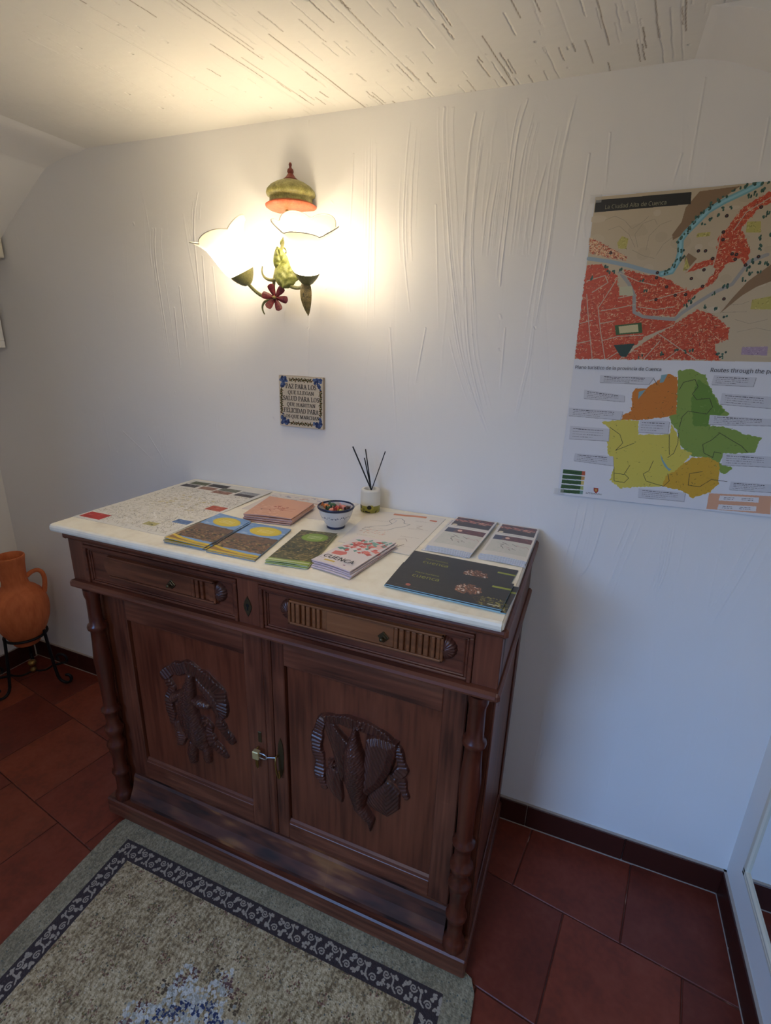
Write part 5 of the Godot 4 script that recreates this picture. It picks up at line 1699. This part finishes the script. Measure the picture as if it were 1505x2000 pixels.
	dabs(im, Rect2(420, 190, 100, 80), 120, 2, 6, [c8(120, 112, 50), c8(90, 84, 40), c8(160, 150, 80), c8(70, 66, 36)])
	dabs(im, Rect2(380, 200, 70, 60), 40, 2, 6, [c8(90, 70, 46), c8(70, 58, 40)])
	im.fill_rect(Rect2i(438, 62, 82, 18), c8(150, 158, 50))
	im.fill_rect(Rect2i(456, 250, 50, 7), c8(200, 196, 180))
	text_run(im, Vector2(96, 118), Vector2(220, 118), 1.5, c8(60, 56, 50))
	disc(im, 96, 236, 12, c8(190, 96, 76))
	text_run(im, Vector2(40, 252), Vector2(150, 252), 2, c8(110, 80, 70))
	pm = printed(im, 0.32)
	pe = mat(c8(150, 186, 196), 0.5)
	var dk := [Vector2(0.9150, 0.4880), Vector2(1.1480, 0.4950), Vector2(1.1530, 0.3740), Vector2(0.9110, 0.3720)]
	var olive := mat(c8(150, 150, 72), 0.6)
	var spots := [[Vector2(-0.004, -0.0835), 0, "dark night-view booklet lying farther from the marble's front edge"], [Vector2(0.010, 0.001), 0, "dark night-view booklet, lowest of the front pile, shifted to one side"], [Vector2(-0.001, 0.003), 1, "dark night-view booklet in the middle of the front pile"], [Vector2.ZERO, 2, "dark booklet with a lit town at night, topmost at the marble's front edge"]]
	for k in 4:
		var q := moved(dk, spots[k][0], 0.02 if k == 0 else (0.015 if k == 1 else 0.0))
		var yy: float = y + spots[k][1] * 0.0022
		var o := paper("night_booklet", spots[k][2], "booklet", q, yy, 0.0019, pm, flat, "dark night-view booklets", pe)
		if k == 0 or k == 3:
			var ax: Vector2 = (q[1] - q[0]).normalized()
			var back: Vector2 = (q[3] - q[0]).normalized()
			for e in [["cuenca", 0.058, 0.16, 0.56], ["Plano turístico", 0.052, 0.165, 0.71]]:
				var at: Vector2 = q[0].lerp(q[1], e[2]).lerp(q[3].lerp(q[2], e[2]), e[3])
				lettering(o, e[0], e[1], Transform3D(Basis(v3(ax, 0).normalized(), v3(back, 0).normalized(), Vector3.UP), Vector3(at.x, yy + 0.00195, at.y)), olive)
	bowl_and_candy(y)
	diffuser(y)

func bowl_and_candy(y: float) -> void:
	var at := Vector3(0.6640, y, 0.2180)
	var bw := thing("candy_bowl", "small white ceramic bowl with a dark blue rim, holding wrapped sweets", "bowl", at)
	var im := canvas(512, 64, c8(214, 212, 214))
	for k in 64:
		disc(im, k * 8 + rng.randf_range(0, 4), 42 + rng.randf_range(-3, 3), rng.randf_range(1.2, 2.6), c8(52, 60, 92))
	var b := MB.new()
	b.lathe([Vector2(0.0230, 0.0047), Vector2(0.0295, 0.0142), Vector2(0.0378, 0.0260), Vector2(0.0431, 0.0401), Vector2(0.0454, 0.0519)], Vector3.ZERO, Basis(), 40)
	var ins := MB.new()
	ins.lathe([Vector2(0.0454, 0.0560), Vector2(0.0419, 0.0425), Vector2(0.0354, 0.0260), Vector2(0.0212, 0.0118), Vector2(0.0000, 0.0083)], Vector3.ZERO, Basis(), 40)
	show_mesh(b.mesh(printed(im, 0.22), ins, mat(c8(216, 212, 210), 0.25)), "body", bw)
	b = MB.new()
	b.lathe([Vector2(0.0452, 0.0513), Vector2(0.0478, 0.0537), Vector2(0.0490, 0.0566), Vector2(0.0474, 0.0592), Vector2(0.0453, 0.0590), Vector2(0.0446, 0.0555)], Vector3.ZERO, Basis(), 40)
	put(b, "rim", mat(c8(40, 44, 70), 0.25), bw)
	b = MB.new()
	b.lathe([Vector2(0.0000, 0.0000), Vector2(0.0242, 0.0000), Vector2(0.0248, 0.0035), Vector2(0.0234, 0.0073)], Vector3.ZERO, Basis(), 32)
	put(b, "foot", mat(c8(38, 42, 72), 0.25), bw)
	var kinds := [["green", c8(66, 96, 62)], ["red and white", c8(206, 92, 84)], ["pale red", c8(224, 140, 124)], ["yellow", c8(190, 172, 84)], ["dark brown", c8(72, 44, 38)], ["orange", c8(206, 122, 66)]]
	var places := [[-0.018, 0.040, 0.000, 0], [-0.010, 0.047, -0.006, 0], [0.004, 0.045, 0.002, 1], [-0.003, 0.042, 0.016, 2], [0.018, 0.041, 0.010, 3], [0.024, 0.044, -0.008, 4], [-0.026, 0.043, -0.004, 5], [0.010, 0.036, 0.018, 1], [0.012, 0.043, -0.014, 2], [-0.008, 0.034, 0.012, 4], [0.000, 0.036, -0.018, 5], [-0.016, 0.035, -0.014, 1], [0.002, 0.031, 0.003, 2]]
	for p in places:
		var kd: Array = kinds[p[3]]
		var cd := thing("wrapped_candy", "%s wrapped sweet in the blue-rimmed bowl" % kd[0], "candy", at + Vector3(p[0], p[1], p[2]) * 1.18, "sweets in the bowl")
		var bs := Basis(Vector3.UP, rng.randf_range(0, TAU)) * Basis(Vector3.BACK, rng.randf_range(-0.5, 0.5))
		var cm := mat(kd[1], 0.3)
		b = MB.new()
		b.lathe([Vector2(0.0, -0.0085), Vector2(0.0045, -0.0075), Vector2(0.0068, -0.003), Vector2(0.0068, 0.003), Vector2(0.0045, 0.0075), Vector2(0.0, 0.0085)], Vector3.ZERO, bs * Basis(Vector3.BACK, PI / 2), 12)
		put(b, "sweet", cm, cd)
		b = MB.new()
		for sg in [-1.0, 1.0]:
			b.patch(10, 3, func(u: float, v: float) -> Vector3:
				return bs * Vector3(sg * (0.007 + v * 0.008), (u - 0.5) * (0.003 + v * 0.011), 0.0016 * sin(u * 18.0) * v), 0.0004)
		put(b, "wrapper_end", cm, cd)
func diffuser(y: float) -> void:
	var at := Vector3(0.6915, y, 0.0560)
	var df := thing("reed_diffuser", "white reed diffuser jar with a yellow-green printed base and black sticks", "diffuser", at)
	var im := canvas(256, 128, c8(222, 218, 206))
	im.fill_rect(Rect2i(0, 0, 256, 52), c8(150, 146, 60))
	for k in 22:
		disc(im, rng.randf_range(0, 256), rng.randf_range(6, 50), rng.randf_range(4, 11), [c8(34, 32, 26), c8(182, 170, 74), c8(120, 120, 56), c8(28, 28, 24)][k % 4])
	var b := MB.new()
	b.lathe([Vector2(0.0274, 0.0022), Vector2(0.0286, 0.0056), Vector2(0.0286, 0.0224), Vector2(0.0286, 0.0392), Vector2(0.0286, 0.0560), Vector2(0.0280, 0.0638)], Vector3.ZERO, Basis(), 36)
	var e := MB.new()
	e.lathe([Vector2(0.0000, 0.0000), Vector2(0.0263, 0.0000), Vector2(0.0274, 0.0022)], Vector3.ZERO, Basis(), 36)
	e.lathe([Vector2(0.0280, 0.0638), Vector2(0.0269, 0.0678), Vector2(0.0252, 0.0689), Vector2(0.0185, 0.0689), Vector2(0.0174, 0.0666), Vector2(0.0168, 0.0560), Vector2(0.0000, 0.0549)], Vector3.ZERO, Basis(), 36)
	show_mesh(b.mesh(printed(im, 0.3), e, mat(c8(224, 220, 210), 0.35)), "jar", df)
	for s in [[Vector3(-0.058, 0.185, 0.0), 0.0021], [Vector3(-0.019, 0.181, -0.002), 0.0017], [Vector3(0.042, 0.181, 0.0), 0.0014], [Vector3(-0.020, 0.157, 0.002), 0.0017]]:
		b = MB.new()
		var tip: Vector3 = s[0]
		b.tube([Vector3(-tip.x * 0.10 + 0.003, 0.052, -tip.z * 0.3), tip], s[1], 8)
		put(b, "reed_stick", M.black, df)

# ---------------------------------------------------------------- on the floor
func jar_and_stand() -> void:
	var at := Vector3(-0.846, 0.0, 0.158)
	var st := thing("iron_stand", "black wrought iron three-legged stand with scrolled feet under the clay jar", "stand", at)
	var b := MB.new()
	var pts: Array = []
	for k in 33:
		var a := TAU * k / 32.0
		pts.append(Vector3(cos(a) * 0.0765, 0.252, sin(a) * 0.0765))
	b.tube(pts, 0.0055, 8)
	put(b, "ring", M.iron, st)
	for k in 3:
		var a := [0.42, 2.02, 4.35][k] as float
		var d := Vector3(cos(a) * -1.0, 0, sin(a))
		d = [Vector3(0.93, 0, -0.36), Vector3(-0.08, 0, 0.99), Vector3(-0.85, 0, -0.52)][k]
		b = MB.new()
		pts = [d * 0.083 + Vector3.UP * 0.272, d * 0.082 + Vector3.UP * 0.258, d * 0.088 + Vector3.UP * 0.18, d * 0.095 + Vector3.UP * 0.10, d * 0.102 + Vector3.UP * 0.045]
		for q in 22:
			var t := q / 21.0
			var an := PI + t * 4.9
			var r := lerpf(0.036, 0.010, t)
			pts.append(d * (0.140 + cos(an) * r) + Vector3.UP * (0.0412 + sin(an) * r))
		b.tube(pts, 0.0062, 8)
		put(b, "leg", M.iron, st)
		b = MB.new()
		pts = []
		for q in 20:
			var t := q / 19.0
			var an := -0.6 + t * 4.6
			var r := lerpf(0.030, 0.011, t)
			pts.append(d * (0.128 + cos(an) * r) + Vector3.UP * (0.135 + sin(an) * r))
		pts.push_front(d * 0.098 + Vector3.UP * 0.100)
		b.tube(pts, 0.0052, 8)
		put(b, "scroll", M.iron, st)
		b = MB.new()
		b.tube(bez(d * 0.094 + Vector3.UP * 0.105, d * 0.06 + Vector3.UP * 0.065, d * 0.03 + Vector3.UP * 0.066, Vector3.UP * 0.070, 10), 0.0042, 8)
		put(b, "crossbar", M.iron, st)
	b = MB.new()
	b.lathe([Vector2(0.0, 0.058), Vector2(0.006, 0.060), Vector2(0.013, 0.070), Vector2(0.013, 0.078), Vector2(0.006, 0.086), Vector2(0.006, 0.089), Vector2(0.014, 0.097), Vector2(0.0165, 0.107), Vector2(0.013, 0.117), Vector2(0.0, 0.121)], Vector3.ZERO, Basis(), 20)
	put(b, "brass_finial", M.brass, st)
	var jr := thing("clay_jar", "orange unglazed clay jar with two handles resting in the iron stand", "jar", at)
	b = MB.new()
	b.lathe([Vector2(0.0, 0.212), Vector2(0.046, 0.212), Vector2(0.049, 0.216), Vector2(0.058, 0.236), Vector2(0.0695, 0.256), Vector2(0.086, 0.290), Vector2(0.098, 0.325), Vector2(0.1035, 0.360), Vector2(0.1035, 0.390), Vector2(0.0985, 0.418), Vector2(0.0870, 0.443), Vector2(0.070, 0.462), Vector2(0.0545, 0.473), Vector2(0.0480, 0.483), Vector2(0.0455, 0.500), Vector2(0.0455, 0.535), Vector2(0.0475, 0.570), Vector2(0.0510, 0.597), Vector2(0.0525, 0.605), Vector2(0.0515, 0.610), Vector2(0.0480, 0.611), Vector2(0.0440, 0.606), Vector2(0.0415, 0.585), Vector2(0.0395, 0.545), Vector2(0.0400, 0.500), Vector2(0.060, 0.450), Vector2(0.090, 0.40), Vector2(0.09, 0.35), Vector2(0.06, 0.26), Vector2(0.0, 0.224)], Vector3.ZERO, Basis(), 48)
	put(b, "body", M.jar, jr)
	var hd := Vector3(0.60, 0, -0.80)
	for sg in [-1.0, 1.0]:
		var d: Vector3 = hd * sg
		b = MB.new()
		b.tube(bez(d * 0.043 + Vector3.UP * 0.512, d * 0.090 + Vector3.UP * 0.556, d * 0.118 + Vector3.UP * 0.520, d * 0.092 + Vector3.UP * 0.430, 16), [0.010, 0.0092, 0.0088, 0.0086, 0.0085, 0.0085, 0.0085, 0.0085, 0.0085, 0.0085, 0.0085, 0.0086, 0.0088, 0.009, 0.0094, 0.010, 0.0108], 12)
		put(b, "handle", M.jar, jr)

func rug() -> void:
	var ppm := 900.0
	var wid := 1.135
	var lng := 1.62
	var w := int(wid * ppm)
	var h := int(lng * ppm)
	var l := blend(grey_noise(512, 512, 0.03, 121, 3), grey_noise(512, 512, 0.22, 122, 3), 0.66)
	l.resize(w, h, Image.INTERPOLATE_NEAREST)
	var im := ramp(l, [c8(116, 94, 64), c8(160, 138, 100), c8(186, 164, 126), c8(206, 186, 148)], 70, 190)
	# flecks and small worn flower sprigs of the field
	for k in 26000:
		var x := rng.randi_range(0, w - 3)
		var y := rng.randi_range(0, h - 3)
		im.fill_rect(Rect2i(x, y, rng.randi_range(1, 3), rng.randi_range(1, 3)), [c8(112, 90, 60), c8(100, 98, 90), c8(198, 182, 148), c8(126, 106, 72), c8(188, 174, 146)][k % 5])
	for j in 20:
		for i in 15:
			var x := 60 + i * 66 + (33 if j % 2 == 0 else 0) + rng.randf_range(-5, 5)
			var y := 110 + j * 66 + rng.randf_range(-5, 5)
			for k in 34:
				disc(im, x + rng.randf_range(-14, 14), y + rng.randf_range(-14, 14), rng.randf_range(0.9, 2.2), [c8(116, 74, 58), c8(112, 96, 54), c8(92, 84, 62), c8(146, 110, 88)][(i + j + k / 9) % 4])
	# plain outer border
	var mg := 63
	var bw := 46
	for r in [Rect2i(0, 0, w, mg), Rect2i(0, 0, mg, h), Rect2i(w - mg, 0, mg, h), Rect2i(0, h - mg, w, mg)]:
		var part := ramp(l.get_region(Rect2i(0, 0, r.size.x, r.size.y)), [c8(118, 108, 84), c8(144, 132, 104), c8(166, 153, 124)], 70, 190)
		im.blit_rect(part, Rect2i(Vector2i.ZERO, r.size), r.position)
		dabs(im, Rect2(r), int(r.size.x * r.size.y / 140.0), 0.8, 2.2, [c8(104, 100, 84), c8(112, 100, 72), c8(158, 148, 124), c8(96, 98, 90)])
	# dark band with a running scroll
	scroll_band(im, Vector2(mg, mg), Vector2(1, 0), Vector2(0, 1), w - 2 * mg, bw)
	scroll_band(im, Vector2(mg, h - mg), Vector2(1, 0), Vector2(0, -1), w - 2 * mg, bw)
	scroll_band(im, Vector2(mg, mg + bw), Vector2(0, 1), Vector2(1, 0), h - 2 * mg - 2 * bw, bw)
	scroll_band(im, Vector2(w - mg, mg + bw), Vector2(0, 1), Vector2(-1, 0), h - 2 * mg - 2 * bw, bw)
	# medallion of pale petals with brown and navy flowers
	var c := Vector2(0.545 * ppm, 0.455 * ppm)
	for k in 2600:
		var a := rng.randf_range(0, TAU)
		var q := sqrt(rng.randf())
		var p := c + Vector2(cos(a) * 0.165 * q, sin(a) * 0.235 * q) * ppm * (0.86 + 0.14 * cos(a * 9.0))
		disc(im, p.x, p.y, rng.randf_range(1.5, 4.5), [c8(192, 188, 178), c8(176, 174, 166), c8(164, 160, 146), c8(204, 200, 190)][k % 4])
	for k in 26:
		var a := TAU * k / 26.0 + rng.randf_range(-0.08, 0.08)
		for ring in [0.92, 0.66]:
			var p: Vector2 = c + Vector2(cos(a) * 0.155, sin(a) * 0.222) * ppm * (ring + rng.randf_range(-0.05, 0.05))
			var col: Color = [c8(98, 62, 52), c8(84, 66, 44), c8(104, 70, 66)][k % 3] if ring > 0.8 else [c8(38, 46, 84), c8(46, 56, 92), c8(60, 66, 92)][k % 3]
			for m in 22:
				im.fill_rect(Rect2i(int(p.x + rng.randf_range(-11, 11)), int(p.y + rng.randf_range(-10, 10)), rng.randi_range(2, 6), rng.randi_range(2, 5)), col)
			disc(im, p.x, p.y, 4, c8(150, 146, 132))
	for k in 60:
		var a := rng.randf_range(0, TAU)
		var p := c + Vector2(cos(a) * 0.09, sin(a) * 0.14) * ppm * sqrt(rng.randf())
		stroke(im, [p.x, p.y, p.x + rng.randf_range(-12, 12), p.y + rng.randf_range(-12, 12)], rng.randf_range(2, 4.5), [c8(36, 44, 82), c8(52, 60, 92), c8(90, 96, 110)][k % 3])
	var m := printed(im, 0.95)
	m.heightmap_enabled = true
	m.heightmap_texture = tex(blend(l, grey_noise(w, h, 0.5, 130, 1, FastNoiseLite.TYPE_VALUE), 0.5))
	m.heightmap_scale = 0.25
	m.rim_enabled = true
	m.rim = 0.3
	var ed := mat(c8(120, 126, 116), 0.95)
	var b := MB.new()
	var e := MB.new()
	b.patch(30, 40, func(u: float, v: float) -> Vector3:
		var x := 0.0535 + u * wid
		var z := 0.4815 + v * lng
		var round_ := 0.012 * (pow(absf(u - 0.5) * 2.0, 40.0) * pow(absf(v - 0.5) * 2.0, 60.0))
		return Vector3(x + 0.045 * v * lng - signf(u - 0.5) * round_, 0.0085, z - signf(v - 0.5) * round_), 0.0075, false, e, true)
	var o := show_mesh(b.mesh(m, e, ed), "rug")
	tag(o, "worn grey-green rug with a dark scrolled border and a pale flower medallion", "rug")
func scroll_band(im: Image, o: Vector2, along: Vector2, inward: Vector2, length: float, bw: float) -> void:
	var dark := c8(56, 42, 40)
	var pale := c8(164, 150, 132)
	var e := o + along * length + inward * bw
	im.fill_rect(Rect2i(Vector2i(o.min(e)), Vector2i((o.max(e)) - (o.min(e)))), dark)
	for k in int(length * 0.5):
		var p := o + along * rng.randf_range(0, length) + inward * rng.randf_range(0, bw)
		disc(im, p.x, p.y, rng.randf_range(0.8, 1.6), [c8(70, 54, 54), c8(48, 38, 44)][k % 2])
	var step := 63.0
	var n := int(length / step) + 1
	for k in n:
		var s := k * step + 4.0
		var q := func(t: float, a: float) -> Array:
			var p := o + along * clampf(s + t, 1.0, length - 2.0) + inward * clampf(a, 2.0, bw - 2.0)
			return [p.x, p.y]
		for sp in [[10.0, bw * 0.30, 1.0], [46.0, bw * 0.68, -1.0]]:
			var path: Array = []
			for i in 15:
				var an := i * 0.62
				var r := 8.6 - i * 0.52
				path.append_array(q.call(sp[0] + cos(an) * r * sp[2], sp[1] + sin(an) * r * sp[2]))
			stroke(im, path, 3.2, pale)
		var link: Array = []
		for i in 9:
			var f := i / 8.0
			link.append_array(q.call(lerpf(18, 38, f) + 4.0 * sin(f * PI * 2.0), lerpf(bw * 0.18, bw * 0.84, f)))
		stroke(im, link, 3.6, pale)
		for lf in [[24.0, 0.70, 7.0], [30.0, 0.24, 6.0], [58.0, 0.22, 6.0], [2.0, 0.78, 6.0], [54.0, 0.36, 4.0], [8.0, 0.62, 4.0]]:
			for i in 6:
				var pt: Array = q.call(lf[0] + rng.randf_range(-lf[2], lf[2]), bw * lf[1] + rng.randf_range(-3.5, 3.5))
				disc(im, pt[0], pt[1], rng.randf_range(1.8, 3.6), pale)
